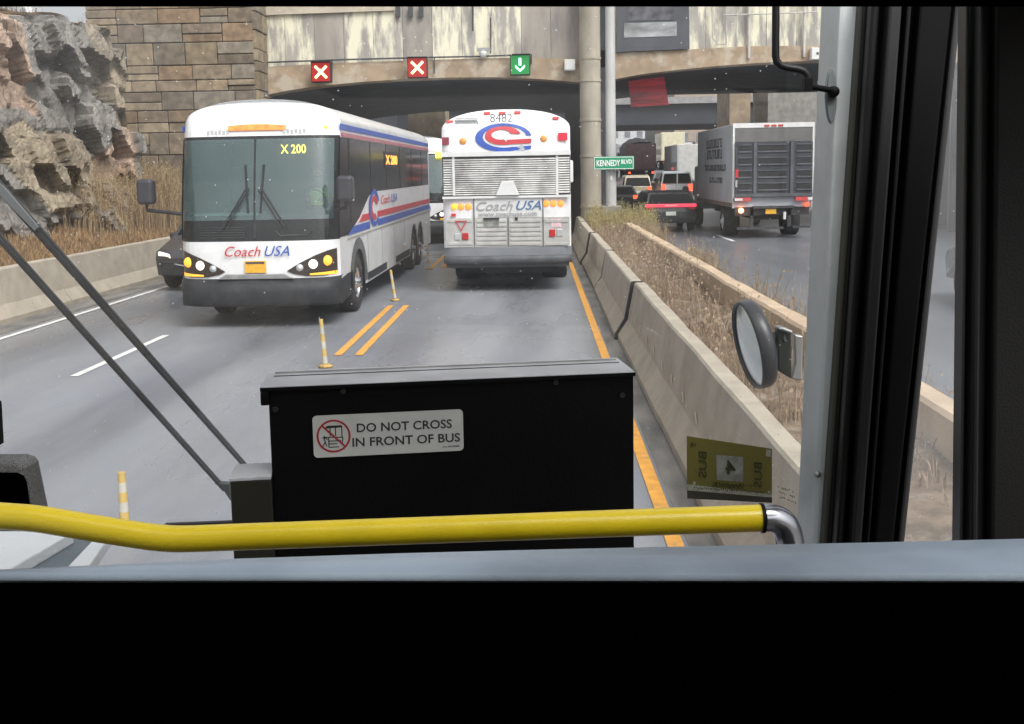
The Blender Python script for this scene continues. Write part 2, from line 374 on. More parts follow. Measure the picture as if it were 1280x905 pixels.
# ================================================================ ROCK CUT
def hsh(i, j, k=0):
    r = random.Random(i*73856093 ^ j*19349663 ^ k*83492791); return r.random(), r.random(), r.random(), r.random(), r.random()
def cells(p, q, seed):
    i0, j0 = math.floor(p), math.floor(q); best = None; sec = 9
    for i in (i0-1, i0, i0+1):
        for j in (j0-1, j0, j0+1):
            h = hsh(i, j, seed); cx, cy = i + .15 + .7*h[0], j + .15 + .7*h[1]
            d = math.hypot(p-cx, q-cy)
            if best is None or d < best[0]: sec = best[0] if best else 9; best = (d, cx, cy, h)
            elif d < sec: sec = d
    return best, sec - best[0]
def rockoff(wy, wz, cx, cy, h, e, cx2, cy2, h2, e2):
    o = .42*h[2] + (wy/1.7-cx)*(h[3]-.5)*1.1 + (wz/2.1-cy)*(h[4]-.7)*.45 + .10*h2[2] + (wy/.62-cx2)*(h2[3]-.5)*.28 + (wz/.75-cy2)*(h2[4]-.5)*.08
    if e < .035: o -= .16*(1-e/.035)
    if e2 < .06: o -= .06*(1-e2/.06)
    return o
def rock_top(y): return 6.75 + .55*noise.noise(Vector((y*.35, 2, 0))) + .015*(y-20)
ROCKC = {}
def rock(u, v):
    y = 6 + 29.7*u; zt = rock_top(y)
    if v <= .82:
        z = .8 + (zt-.8)*(v/.82); back = 0
    else:
        z = zt; back = ((v-.82)/.18)**1.5*9
    wy = y + .13*noise.noise(Vector((y*.5, z*.5, 9))) + .25*z; wz = z + .12*noise.noise(Vector((y*.6, z*.5, 19))) - .05*y
    off = 0
    for ty, tz in ((.045, .03), (-.045, .02), (0, -.05)):
        (d, cx, cy, h), e = cells((wy+ty)/1.7, (wz+tz)/2.1, 1); (d2, cx2, cy2, h2), e2 = cells((wy+ty)/.62 + 7, (wz+tz)/.75, 2)
        off += (rockoff(wy+ty, wz+tz, cx, cy, h, e, cx2, cy2, h2, e2))/3
    (d, cx, cy, h), e = cells(wy/1.7, wz/2.1, 1)
    (d2, cx2, cy2, h2), e2 = cells(wy/.62 + 7, wz/.75, 2)
    off_ = .42*h[2] + (wy/1.7-cx)*(h[3]-.5)*1.2 + (wz/2.1-cy)*(h[4]-.6)*.5
    off_ += .12*h2[2] + (wy/.62-cx2)*(h2[3]-.5)*.34 + (wz/.75-cy2)*(h2[4]-.5)*.10
    off += .05*noise.noise(Vector((y*2.5, z*2.5, 4))) + .035*noise.noise(Vector((y*9, z*9, 4)))
    x = -16.6 + off*.62 + .225*(y-14) - 1.1*max(0, y-32.2) - .13*max(0, z-3.2) + max(0, 2.6-z)*.35
    yo = y - (off-.3)*.5
    crack = 1.0 if min(e, e2) > .05 else .75
    tone = h[4]*.6 + h2[4]*.4
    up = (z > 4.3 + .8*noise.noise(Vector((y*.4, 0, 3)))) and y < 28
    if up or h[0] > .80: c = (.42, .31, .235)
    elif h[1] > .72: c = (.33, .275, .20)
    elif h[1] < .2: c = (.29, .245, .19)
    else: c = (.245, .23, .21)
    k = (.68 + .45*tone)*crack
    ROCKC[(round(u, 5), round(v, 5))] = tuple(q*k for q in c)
    if back > .0:
        x -= back; z += .12*back + .12*noise.noise(Vector((x, y, 1)))
        ROCKC[(round(u, 5), round(v, 5))] = (.36, .28, .2)
    return (x, yo, z)
NU, NV = 400, 100
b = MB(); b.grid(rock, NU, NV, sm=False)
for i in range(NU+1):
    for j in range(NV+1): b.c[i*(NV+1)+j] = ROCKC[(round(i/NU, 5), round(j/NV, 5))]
m_rock = mat('weathered_cut_rock', (.3, .25, .2), .9, var=.28, scale=2.6, bump=.9, bscale=9, attr=True, dirt=((.13, .12, .11), .5, 1.6, .55, .75))
tr_ = m_rock.node_tree; Lr = tr_.links.new; br_ = tr_.nodes['Principled BSDF']; oc = br_.inputs['Base Color'].links[0].from_socket
tcr = tr_.nodes.new('ShaderNodeTexCoord'); mpr = tr_.nodes.new('ShaderNodeMapping'); mpr.inputs['Scale'].default_value = (1, 1.3, .8); mpr.inputs['Rotation'].default_value = (.35, 0, 0); Lr(tcr.outputs['Object'], mpr.inputs[0])
nzr = tr_.nodes.new('ShaderNodeTexNoise'); nzr.inputs['Scale'].default_value = 1.5; Lr(mpr.outputs[0], nzr.inputs['Vector'])
avr = tr_.nodes.new('ShaderNodeVectorMath'); avr.operation = 'MULTIPLY_ADD'; avr.inputs[1].default_value = (.8, .8, .8); Lr(nzr.outputs['Color'], avr.inputs[0]); Lr(mpr.outputs[0], avr.inputs[2])
vor = tr_.nodes.new('ShaderNodeTexVoronoi'); vor.feature = 'DISTANCE_TO_EDGE'; vor.inputs['Scale'].default_value = 1.5; Lr(avr.outputs[0], vor.inputs['Vector'])
rgr = tr_.nodes.new('ShaderNodeMapRange'); rgr.inputs[1].default_value = 0; rgr.inputs[2].default_value = .035; rgr.inputs[3].default_value = .6; rgr.inputs[4].default_value = 0; Lr(vor.outputs['Distance'], rgr.inputs[0])
mxr = tr_.nodes.new('ShaderNodeMix'); mxr.data_type = 'RGBA'; Lr(rgr.outputs[0], mxr.inputs[0]); Lr(oc, mxr.inputs[6]); mxr.inputs[7].default_value = (.04, .035, .03, 1); Lr(mxr.outputs[2], br_.inputs['Base Color'])
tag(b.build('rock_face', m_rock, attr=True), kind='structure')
# white guard rail on the rock top
g = thing('guard_rail', 'white rails on posts along the top of the rock cut', 'railing', (-15, 28, 7))
m_wr = mat('white_rail_paint', (.75, .77, .78), .5, var=.1)
for z in (7.35, 7.75, 8.15):
    MB().box((-16.9, 22, z-.07), (-16.8, 36, z+.07)).build('rail', m_wr, g)
for y in (22.5, 25, 27.5, 30, 32.5, 35):
    MB().box((-16.79, y-.12, 5.9), (-16.6, y+.12, 8.7)).build('post', m_wr, g)

# ================================================================ STONE PIER
FY = 37.0
def ashlar(b, x0, x1, z0, z1, y, thick, axis='x', seed=1):
    rnd = random.Random(seed); z = z0
    pal = [(.235, .185, .12), (.21, .165, .115), (.26, .205, .135), (.17, .135, .10), (.17, .14, .105), (.27, .22, .15), (.23, .16, .10), (.19, .165, .13), (.22, .175, .12)]
    while z < z1:
        h = rnd.choice((.38, .5, .62, .75)); x = x0; last = False
        while x < x1 - .01:
            w_ = rnd.uniform(.55, 1.45)
            if x1 - x - w_ < .4: w_ = x1 - x
            parts = [(z, h)] if rnd.random() < .6 else [(z, h*.45), (z + h*.45, h*.55)]
            for (zz, hh) in parts:
                c = rnd.choice(pal); k = rnd.uniform(.85, 1.25); c = tuple(q*k for q in c); o = rnd.uniform(0, .05); g_ = .012
                if axis == 'x': b.box((x+g_, y-o, zz+g_), (x+w_-g_, y+thick, zz+hh-g_), col=c)
                else: b.box((y-thick, x+g_, zz+g_), (y+o, x+w_-g_, zz+hh-g_), col=c)
            x += w_
        z += h
pier = thing('stone_wall', 'brown ashlar stone abutment wall beside the tunnel portal', 'wall', (-12, 36, 0))
pl = P(140, 200, 35.6).x - .6; pr_ = P(322, 120, 35.6).x
b = MB(); ashlar(b, pl, pr_ - .06, .2, 10.5, 35.6, .4)
m_st = mat('ashlar_stone', (.3, .2, .15), .9, var=.25, scale=4, bump=.8, bscale=14, attr=True, dirt=((.09, .075, .06), .6, 1.3, .5, .75))
b.build('stone_face', m_st, pier, attr=True, bevel=.02, seg=1)
b = MB(); ashlar(b, 35.62, 37.4, .2, 10.5, pr_ + .02, .35, axis='y', seed=5); b.build('stone_return', m_st, pier, attr=True, bevel=.02, seg=1)
MB().box((pl, 35.8, 0), (pr_ - .1, 38.5, 10.4)).build('mortar_core', mat('mortar', (.14, .12, .10), .95, var=.2), pier)

# ================================================================ OVERPASS
def interp(pts, x):
    for (a, b_), (c, d) in zip(pts, pts[1:]):
        if x <= c: t = (x-a)/(c-a); t = max(0, t); return b_ + (d-b_)*t
    return pts[-1][1]
archL = [(322, 121), (360, 113), (400, 107.5), (450, 102.5), (500, 99), (560, 97), (620, 96.5), (680, 99), (726, 103)]
archR = [(769, 99), (800, 93), (850, 87), (900, 82), (950, 78.5), (1010, 76), (1080, 74.5), (1160, 76), (1260, 82)]
bandL = [(322, 84), (400, 80), (500, 76), (600, 73), (680, 72), (726, 74)]
bandR = [(769, 66), (860, 62), (930, 58), (1010, 57), (1100, 57), (1260, 58)]
W3 = lambda pts: [tuple(P(x, y, FY)[i] for i in (0, 2)) for x, y in pts]
aL, aR, bL, bR = W3(archL), W3(archR), W3(bandL), W3(bandR)
TOP = 10.5; BACK = 50.0
bridge = thing('overpass_bridge', 'weathered concrete road overpass with two wide arches over the traffic', 'bridge', (0, FY, 0))
m_fac = mat('overpass_wall_concrete', (.36, .33, .29), .85, var=.15, scale=.8, bump=.25, bscale=12, stretch=(1.6, 1, .35), dirt=((.16, .15, .145), .8, 1.0, .48, .72))
m_pat = mat('buff_paint_patches', (.36, .34, .31), .85, var=.12, scale=1.2, bump=.2, bscale=12, stretch=(2.0, 1, .42), dirt=((.80, .77, .60), .95, 1.0, .44, .56))
def wall_over(b, arc, band, x0, x1, y, zl=None, mi=0, gap=.012):
    pass
# upper panels, about a metre wide, with real gaps between them
b = MB(); b2 = MB()
def panels(x0, x1, band, patch):
    n = max(1, round((x1-x0)/1.08)); w_ = (x1-x0)/n
    for i in range(n):
        xa, xb = x0 + i*w_ + .006, x0 + (i+1)*w_ - .006
        za, zb = interp(band, xa) - .05, interp(band, xb) - .05
        oy = random.uniform(0, .012)
        tgt = MB(); tgt.prism([(xa, FY + .10 - oy, za), (xb, FY + .10 - oy, zb), (xb, FY + .10 - oy, TOP), (xa, FY + .10 - oy, TOP)], (0, .2, 0)); tgt.build(*(('painted_panel', m_pat) if patch(i, n) else ('wall_panel', m_fac)), bridge)
panels(aL[0][0], P(726, 50, FY).x, bL, lambda i, n: i not in (2, 5, 9, 10) and i < n)
panels(P(769, 50, FY).x, 17.5, bR, lambda i, n: True)
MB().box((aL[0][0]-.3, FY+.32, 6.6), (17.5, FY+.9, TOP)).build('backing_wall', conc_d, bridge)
# tan arch ring, proud of the wall
for arc, band, nm in ((aL, bL, 'arch_ring'), (aR, bR, 'arch_ring')):
    x0, x1 = arc[0][0], arc[-1][0]; n = 60; vs = []
    for i in range(n+1):
        x = x0 + (x1-x0)*i/n; vs += [(x, FY, interp(arc, x)), (x, FY, interp(band, x))]
    bb = MB(); m_ = len(vs); k = [(q[0], q[1]+.9, q[2]) for q in vs]
    fs = []
    for i in range(n):
        a_ = 2*i; fs += [(a_, a_+2, a_+3, a_+1), (m_+a_, m_+a_+1, m_+a_+3, m_+a_+2), (a_+1, a_+3, m_+a_+3, m_+a_+1), (a_, m_+a_, m_+a_+2, a_+2)]
    bb.add(vs + k, fs); bb.build(nm, mat('arch_ring_concrete', (.36, .27, .185), .85, var=.2, scale=1.6, bump=.3, dirt=((.50, .44, .35), .85, 1.1, .47, .58)), bridge)
    BK = 57.0 if arc is aL else BACK
    # vault
    vs = []
    for i in range(n+1):
        x = x0 + (x1-x0)*i/n; z = interp(arc, x) + .01; vs += [(x, FY+.9, z), (x, BK, z)]
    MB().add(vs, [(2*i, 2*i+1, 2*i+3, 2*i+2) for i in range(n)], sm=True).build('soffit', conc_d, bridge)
    # shallow beams under the vault give the far edge
# abutments
xm0, xm1 = P(727, 200, FY).x, P(768, 200, FY).x
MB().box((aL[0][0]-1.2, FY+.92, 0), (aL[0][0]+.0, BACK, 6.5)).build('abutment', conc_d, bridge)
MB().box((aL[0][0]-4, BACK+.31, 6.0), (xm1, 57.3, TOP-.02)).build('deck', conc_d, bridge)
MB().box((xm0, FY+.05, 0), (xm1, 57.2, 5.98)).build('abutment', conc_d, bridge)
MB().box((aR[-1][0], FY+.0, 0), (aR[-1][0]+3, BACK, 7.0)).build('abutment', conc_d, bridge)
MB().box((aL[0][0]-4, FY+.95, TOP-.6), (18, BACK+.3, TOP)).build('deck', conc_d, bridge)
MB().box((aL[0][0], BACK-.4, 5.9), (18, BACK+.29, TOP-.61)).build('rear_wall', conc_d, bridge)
# parapet ledge
MB().prism([P(326, 19, FY-.02), P(492, 13, FY-.02), P(492, 4, FY-.02), P(326, 9, FY-.02)], (0, .1, 0)).build('string_course', mat('ledge_concrete', (.5, .45, .36), .8, var=.12), bridge)
# column between arches
c = P(738, 150, FY-.42); rc = .36
b = MB(); prof = [(rc, 0)]
for py in (258, 195, 150, 101, 73):
    z = P(738, py, c.y).z; prof += [(rc, z-.05), (rc+.025, z-.045), (rc+.025, z+.03), (rc, z+.035)]
prof = [(r, max(0, z)) for r, z in prof if z >= 0]; prof = [(rc, 0)] + sorted(prof[1:], key=lambda q: q[1]) + [(rc, TOP)]
b.lathe(prof, Matrix.Translation((c.x, c.y, 0)), 36, sm=False); b.build('column', mat('column_concrete', (.40, .36, .29), .8, var=.18, scale=1.5, bump=.25, stretch=(1, 1, .4), dirt=((.2, .17, .13), .6, 1.4, .5, .75)), bridge)
# conduits and small things on the wall
m_pipe = mat('dark_conduit', (.06, .06, .065), .6, var=.2)
def pipe(px, Y, r, name='conduit', m=None): MB().tube([P(x, y, Y) for x, y in px], r, 8).build(name, m or m_pipe, bridge)
pipe([(332, 78), (430, 74.5), (545, 71.5), (600, 70.5), (664, 68)], FY-.06, .028)
pipe([(664, 68), (664, 80)], FY-.06, .03)
pipe([(591, 4), (591, 39)], FY-.04, .03); pipe([(613, 22), (613, 67)], FY-.04, .022); pipe([(543, 72), (543, 92)], FY-.06, .02); pipe([(415, 76), (415, 98)], FY-.06, .02)
m_gp = mat('grey_pipe', (.5, .48, .45), .6, var=.15)
pipe([(936, -10), (936, 73)], FY-.05, .055, 'drain_pipe', m_gp); pipe([(1005, -10), (1005, 71)], FY-.05, .05, 'drain_pipe', m_gp)
pipe([(890, 5), (891, 48), (897, 55), (908, 55)], FY-.05, .02, 'conduit', m_gp); pipe([(908, 55), (908, -5)], FY-.05, .02, 'conduit', m_gp)
pipe([(905, 19), (1022, 15)], FY-.14, .022, 'conduit', m_gp)
for x in (497, 513, 526): MB().slab([(x-3, 8), (x+3, 8), (x+3, 21), (x-3, 21)], FY-.06, .1).build('cable_bracket', m_pipe, bridge)
# small camera-like fitting on the conduit
t = thing('camera_fitting', 'small white dome camera on the conduit between the signals', 'camera', P(604, 68, FY-.2))
MB().lathe([(0, -.16), (.09, -.13), (.13, -.02), (.13, .06), (.05, .09)], Matrix.Translation(P(604, 67, FY-.2)), 16).build('dome', mat('white_fitting', (.6, .6, .6), .5, var=.1), t)
MB().box(P(596, 64, FY-.2), P(613, 60, FY-.08)).build('bracket', steel, t)
for i, (x, y) in enumerate(((327, 81), (712, 82))):
    t = thing('junction_box', ['white utility box on the arch by the stone wall', 'white utility box on the arch beside the column'][i], 'utility box', P(x, y, FY-.1), 0, 'white boxes at the arch ends')
    p = P(x, y, FY)
    MB().box((p.x-.19, FY-.26, p.z-.19), (p.x+.19, FY-.01, p.z+.19)).build('box_body', mat('white_box', (.72, .72, .70), .5, var=.06), t, bevel=.02)
    MB().box((p.x-.16, FY-.275, p.z-.15), (p.x+.16, FY-.262, p.z+.16)).build('box_lid', MATS['white_box'], t)
t = thing('junction_box', 'small white box with a dark dot at the right end of the overpass', 'utility box', P(1019, 68, FY-.1), 0, 'white boxes at the arch ends')
p = P(1019, 68, FY); MB().box((p.x-.2, FY-.3, p.z-.2), (p.x+.2, FY-.01, p.z+.2)).build('box_body', MATS['white_box'], t, bevel=.02)
MB().box((p.x-.04, FY-.312, p.z-.04), (p.x+.04, FY-.302, p.z+.04)).build('keyhole', m_pipe, t)

# dark panel on the wall, right of the column
t = thing('wall_panel_sign', 'large dark grey panel with pale worn band on the overpass', 'panel', P(820, 40, FY-.1))
MB().slab([(771, -14), (861, -16), (862, 61), (771, 65)], FY-.12, .14).build('board', mat('dark_board', (.075, .08, .095), .6, var=.15, scale=1.5), t)
MB().slab([(780, 29), (846, 27), (846, 45), (780, 47)], FY-.135, .02).build('pale_band', mat('pale_band_paint', (.30, .31, .32), .7, var=.5, scale=1.3, stretch=(.8, 1, 2)), t)
MB().slab([(785, 8), (842, 7), (842, 25), (785, 26)], FY-.135, .02).build('dark_band', mat('mid_band_paint', (.10, .10, .115), .7, var=.5, scale=2.5), t)
# added glowing red board, stands in for a red glow under the right arch
t = thing('red_glow_panel', 'added red board standing for the red glow under the right arch', 'red_glow_panel', P(810, 115, 39.5))
MB().slab([(785, 99), (830, 95), (836, 131), (789, 134)], 39.5, .06).build('board', mat('red_glow_board', (.70, .05, .07), .5, var=.5, scale=3, stretch=(.4, 1, 3), dirt=((.06, .03, .04), .95, 1.6, .44, .6), emit=(1, .06, .09), es=.05), t, bevel=0)
# a second dark beam bridge farther on
t = thing('girder_bridge', 'dark girder bridge seen beyond the right arch', 'bridge', (6, 78, 0))
MB().box((-12, 74, 5.5), (30, 86, 7.0)).build('girder', mat('girder_dark', (.03, .036, .048), .7, var=.25, scale=.8), t)
MB().box((-12, 73.6, 6.9), (30, 73.9, 7.35)).build('parapet', mat('light_parapet', (.28, .28, .28), .8, var=.15), t)
for x in (24.0, -14.0): MB().box((x, 74.5, 0), (x+1.1, 85.5, 5.5)).build('pier', conc_d, t)
# lit concrete walls beyond the first bridge
for i, (x0, x1) in enumerate(((912, 938), (960, 1040))):
    a_ = P(x0, 128, 58); c_ = P(x1, 128, 58)
    tag(MB().box((a_.x, 58, 0), (c_.x, 62, 7.4)).build('concrete_wall', conc_t if i == 0 else mat('grey_wall', (.3, .29, .27), .8, var=.2)), ['tan concrete wall directly behind the box truck', 'grey concrete wall behind the right side of the box truck'][i], 'wall', 'walls beyond the arch')
a_ = P(510, 145, 60)
tag(MB().box((a_.x, 60, 0), (P(556, 145, 60).x, 63, 7.5)).build('concrete_wall', conc_t), 'tan concrete pier seen between the two coaches under the arch', 'wall', 'walls beyond the arch')
tag(MB().box((-16, 56, 0), (-9.7, 110, 9)).build('retaining_wall', conc_d), 'dark retaining wall left of the road beyond the overpass', 'wall')
# right retaining wall with fence (seen through the side door slit)
t = thing('retaining_wall', 'tall grey retaining wall with posts at the right edge', 'wall', (15, 18, .3))
MB().box((14.4, 2, 0), (15.2, 36.9, 5.2)).build('wall_body', mat('blue_grey_wall', (.19, .20, .23), .8, var=.25, scale=.7), t)
for y in range(4, 37, 4): MB().box((14.2, y, 0), (14.39, y+.3, 5.5)).build('pilaster', conc_d, t)
for y in range(4, 37): MB().tube([(14.7, y, 5.2), (14.7, y, 7.2)], .04, 6).build('post', m_pipe, t)
MB().tube([(14.7, 3, 7.2), (14.7, 36, 7.2)], .04, 6).build('rail', m_pipe, t)

# ================================================================ LANE SIGNALS
def signal(px, py, kind, label):
    p = P(px, py, FY-.55); s = .315
    t = thing('lane_signal', label, 'traffic signal', (p.x, p.y, p.z), 0, 'lane control signals on the overpass')
    MB().box((p.x-s-.03, p.y+.012, p.z-s-.03), (p.x+s+.03, p.y+.28, p.z+s+.03)).build('housing', mat('signal_housing', (.02, .02, .022), .5, var=.1), t, bevel=.02)
    c_ = (.8, .02, .02) if kind == 'x' else (.01, .45, .09)
    MB().box((p.x-s, p.y, p.z-s), (p.x+s, p.y+.011, p.z+s)).build('signal_face', mat('signal_face_' + kind, tuple(q*.3 for q in c_), .4, var=0, emit=c_, es=.26 if kind == 'x' else .3), t)
    b = MB(); a = s*.72; w_ = .042; y = p.y-.012
    if kind == 'x':
        for sx in (1, -1):
            d = Vector((sx, 0, 1)).normalized(); n_ = Vector((-d.z, 0, d.x))*w_; A = Vector((p.x, y, p.z)) - d*a*1.25; B = Vector((p.x, y, p.z)) + d*a*1.25
            b.prism([A-n_, B-n_, B+n_, A+n_], (0, .008 if sx > 0 else .010, 0))
        b.build('cross_symbol', mat('signal_x_light', (1, .5, .2), .4, var=0, emit=(1, .55, .22), es=3.2), t)
    else:
        b.box((p.x-w_, y, p.z-.02), (p.x+w_, y+.01, p.z+a)); b.prism([(p.x-a*.72, y, p.z-.0), (p.x-a*.72, y, p.z-.09), (p.x, y, p.z-a*1.05), (p.x+a*.72, y, p.z-.09), (p.x+a*.72, y, p.z), (p.x, y, p.z-a*.72)], (0, .009, 0))
        b.build('arrow_symbol', mat('signal_arrow_light', (.4, 1, .7), .4, var=0, emit=(.35, 1, .6), es=2.4), t)
    MB().box((p.x-.05, p.y+.281, p.z+.05), (p.x+.05, FY-.005, p.z+.2)).build('bracket', steel, t)
    # hood
    MB().box((p.x-s-.03, p.y-.10, p.z+s+.031), (p.x+s+.03, p.y+.28, p.z+s+.05)).build('hood', MATS['signal_housing'], t)
signal(401, 90, 'x', 'red lane signal with cross, nearer the stone wall')
signal(521.5, 84.5, 'x', 'red lane signal with cross, in the middle between the other two')
signal(650, 81, 'arrow', 'green lane signal with downward arrow')

# ================================================================ POLE AND STREET SIGN
p0 = P(764, 262, 34.5); pole = thing('steel_pole', 'pale grey steel pole rising from the median weeds', 'pole', (p0.x, 34.5, .5))
MB().tube([(p0.x, 34.5, .4), (p0.x, 34.5, 11)], [.18, .14], 20).build('shaft', mat('galvanised_paint', (.47, .47, .46), .5, var=.12, scale=2, stretch=(1, 1, .3)), pole)
MB().box((p0.x-.32, 34.2, .3), (p0.x+.32, 34.8, 1.25)).build('base_box', mat('base_grey', (.22, .22, .22), .7, var=.15), pole, bevel=.03)
for k, zz in enumerate((2.1, 2.35, 2.6)): MB().box((p0.x-.03, 34.30, zz), (p0.x+.03, 34.315, zz+.12)).build('pole_marking', m_wl, pole)
A = P(742, 212.5, 34.15); B = P(792.5, 195, 34.15); t = thing('street_sign', 'green street name sign fixed across the grey pole', 'street sign', (A.x, 34.15, A.z))
MB().box((A.x, 34.15, A.z), (B.x, 34.19, B.z)).build('sign_plate', mat('green_sign', (.01, .27, .13), .4, var=.05), t, bevel=.01)
b = MB(); bw = .018
for q in (((A.x+.02, A.z+.02), (B.x-.02, A.z+.02+bw)), ((A.x+.02, B.z-.02-bw), (B.x-.02, B.z-.02)), ((A.x+.02, A.z+.02+bw), (A.x+.02+bw, B.z-.02-bw)), ((B.x-.02-bw, A.z+.02+bw), (B.x-.02, B.z-.02-bw))):
    b.box((q[0][0], 34.144, q[0][1]), (q[1][0], 34.149, q[1][1]))
W_ = B.x - A.x; zc = (A.z + B.z)/2
b.text('KENNEDY', FACE(A.x + W_*.36, 34.144, zc-.01), .27, bold=.006, th=.004, width=W_*.58)
b.text('BLVD', FACE(A.x + W_*.815, 34.144, zc+.03), .19, bold=.005, th=.004, width=W_*.26)
b.build('sign_lettering', mat('sign_white', (.85, .87, .85), .5, var=0), t)
MB().box((p0.x-.2, 34.191, zc-.04), (p0.x+.2, 34.36, zc+.04)).build('clamp', steel, t)

# ================================================================ DELINEATORS
def delineator(x, y, h, label, lean=0):
    t = thing('delineator_post', label, 'lane post', (x, y, 0), 0, 'flexible lane posts along the yellow lines')
    MB().lathe([(.0, .0), (.09, .0), (.09, .02), (.045, .04), (.0, .04)], Matrix.Translation((x, y, .005)), 18).build('post_base', mat('worn_post_base', (.45, .28, .08), .7, var=.3, scale=20), t)
    b = MB(); n = 6; wh = MATS['white_road_paint']
    for i in range(n):
        za, zb = .05 + (h-.05)*i/n, .05 + (h-.05)*(i+1)/n
        b.tube([(x + lean*za, y, za), (x + lean*zb, y, zb)], [.034 - .008*i/n, .034 - .008*(i+1)/n], 14, mi=i % 2, caps=(i == n-1))
    b.build('post_tube', [mat('faded_white_plastic', (.52, .50, .43), .6, var=.15), mat('faded_yellow_plastic', (.58, .40, .12), .6, var=.15)], t)
    return t
delineator(G(407, 459).x, G(407, 459).y, .62, 'yellow and white lane post standing in the road just left of the black box', -.06)
delineator(G(494, 376).x, G(494, 376).y, .6, 'yellow lane post near the front wheel of the oncoming coach', -.12)
delineator(G(157, 672).x, G(157, 672).y, .46, 'pale yellow lane post close to the handrail at lower left')
delineator(-2.75, 26.3, .62, 'small far lane post beside the rear wheels of the oncoming coach', -.08)
# ================================================================ COACHES
HW, SH, CR = 1.295, 3.31, 3.69     # half width, shoulder height, crown height
def topz(u, cr=CR): return SH + (cr-SH)*max(0.0, 1-abs(u)**2.4)**.55
def coach_shell(root, L, front, zrows, bandmat, hole=None, arches=(), zb=.42):
    """zrows: heights up to the shoulder shared by nose and sides; bandmat(i, where) gives a material slot"""
    def Fy(u, z):
        if front: y = (.0 if z < 1.3 else .42*((z-1.3)/2.1)**1.35) + .12*u*u + .26*abs(u)**12
        else: y = .03*u*u + .10*abs(u)**14 + (.0 if z < 2.8 else .16*((z-2.8)/.8)**2)
        t = max(0, (z-3.02)/(CR-3.02)); y += (.45 if front else .16)*t**3
        return y
    b = MB(); NUu = 28
    us = [math.sin(math.pi/2*(-1 + 2*i/NUu)) for i in range(NUu+1)]
    ext = [.25, .5, .72, .88, 1.0]
    def pt(u, j):
        if j < len(zrows): z = zrows[j]
        else: z = SH + (topz(u)-SH)*ext[j-len(zrows)]
        return (u*HW, Fy(u, z), z)
    rows = len(zrows) + len(ext)
    vs = [pt(u, j) for u in us for j in range(rows)]
    for i in range(NUu):
        for j in range(rows-1):
            uc = (us[i]+us[i+1])/2
            if hole and j < len(zrows)-1 and hole[0] < uc < hole[1] and hole[2] <= zrows[j] and zrows[j+1] <= hole[3]: continue
            q = [i*rows+j, (i+1)*rows+j, (i+1)*rows+j+1, i*rows+j+1]
            b.add([vs[k] for k in q], [(0, 1, 2, 3)], bandmat(zrows[j] if j < len(zrows)-1 else 9, 'nose'), True)
    # roof
    ys = [0, .5, 3, 6, 9, L-.3, L]
    for i in range(NUu):
        for a in range(len(ys)-1):
            def rp(u, k): return (u*HW, Fy(u, topz(u)) if k == 0 else ys[k]+ (.3 if k == 1 else 0), topz(u))
            b.add([rp(us[i], a), rp(us[i], a+1), rp(us[i+1], a+1), rp(us[i+1], a)], [(3, 2, 1, 0)], 0, True)
    # sides with wheel arches
    for s in (-1, 1):
        yy = [0.45]; y = .45
        while y < L:
            y += .05 if any(abs(y-ac) < .72 for ac in arches) else .3
            yy.append(min(y, L))
        def bot(y):
            z = zb
            for ac in arches:
                d = abs(y-ac)
                if d < .64: z = max(z, .48 + math.sqrt(.64*.64-d*d))
            return z
        cols = []
        for k, y in enumerate([None] + yy):
            col = []
            for j, z in enumerate(zrows):
                zz = max(z, bot(y)) if y is not None else z
                col.append((s*HW, Fy(1, z) if y is None else max(y, Fy(1, z)+.01), zz))
            cols.append(col)
        for k in range(len(cols)-1):
            for j in range(len(zrows)-1):
                q = [cols[k][j], cols[k+1][j], cols[k+1][j+1], cols[k][j+1]]
                if (Vector(q[0])-Vector(q[3])).length < 1e-4 and (Vector(q[1])-Vector(q[2])).length < 1e-4: continue
                b.add(q, [(0, 1, 2, 3) if s > 0 else (3, 2, 1, 0)], bandmat(zrows[j], 'side'), False)
    # far end
    vs = [(u*HW, L, topz(u)) for u in us] + [(HW, L, zb), (-HW, L, zb)]
    b.add(vs, [tuple(range(len(vs)))[::-1]], 0)
    b.build('body', [white_p, black_p], root, world=False)
    # chassis
    c = MB()
    c.box((-HW+.30, .9, .32), (HW-.30, L-.3, .95)); c.box((-HW+.05, .55, .95), (HW-.05, L-.05, 1.22)) if front else c.box((-HW+.05, .3, .95), (HW-.05, L-.05, 1.15))
    c.build('chassis', black_rub, root, world=False)
    return Fy
def patch(Fy, u0, u1, zf0, zf1, off, m, name, root, nu=14, nz=8, mats=None, th=.0):
    b = MB()
    b.grid(lambda a, c: ((u0+(u1-u0)*a)*HW, Fy(u0+(u1-u0)*a, zf0(u0+(u1-u0)*a) + (zf1(u0+(u1-u0)*a)-zf0(u0+(u1-u0)*a))*c) - off, zf0(u0+(u1-u0)*a) + (zf1(u0+(u1-u0)*a)-zf0(u0+(u1-u0)*a))*c), nu, nz, sm=True)
    return b.build(name, m, root, world=False)
tyre_m = mat('tyre_rubber', (.02, .02, .021), .8, var=.25, scale=6, dirt=((.10, .095, .09), .5, 6, .5, .8))
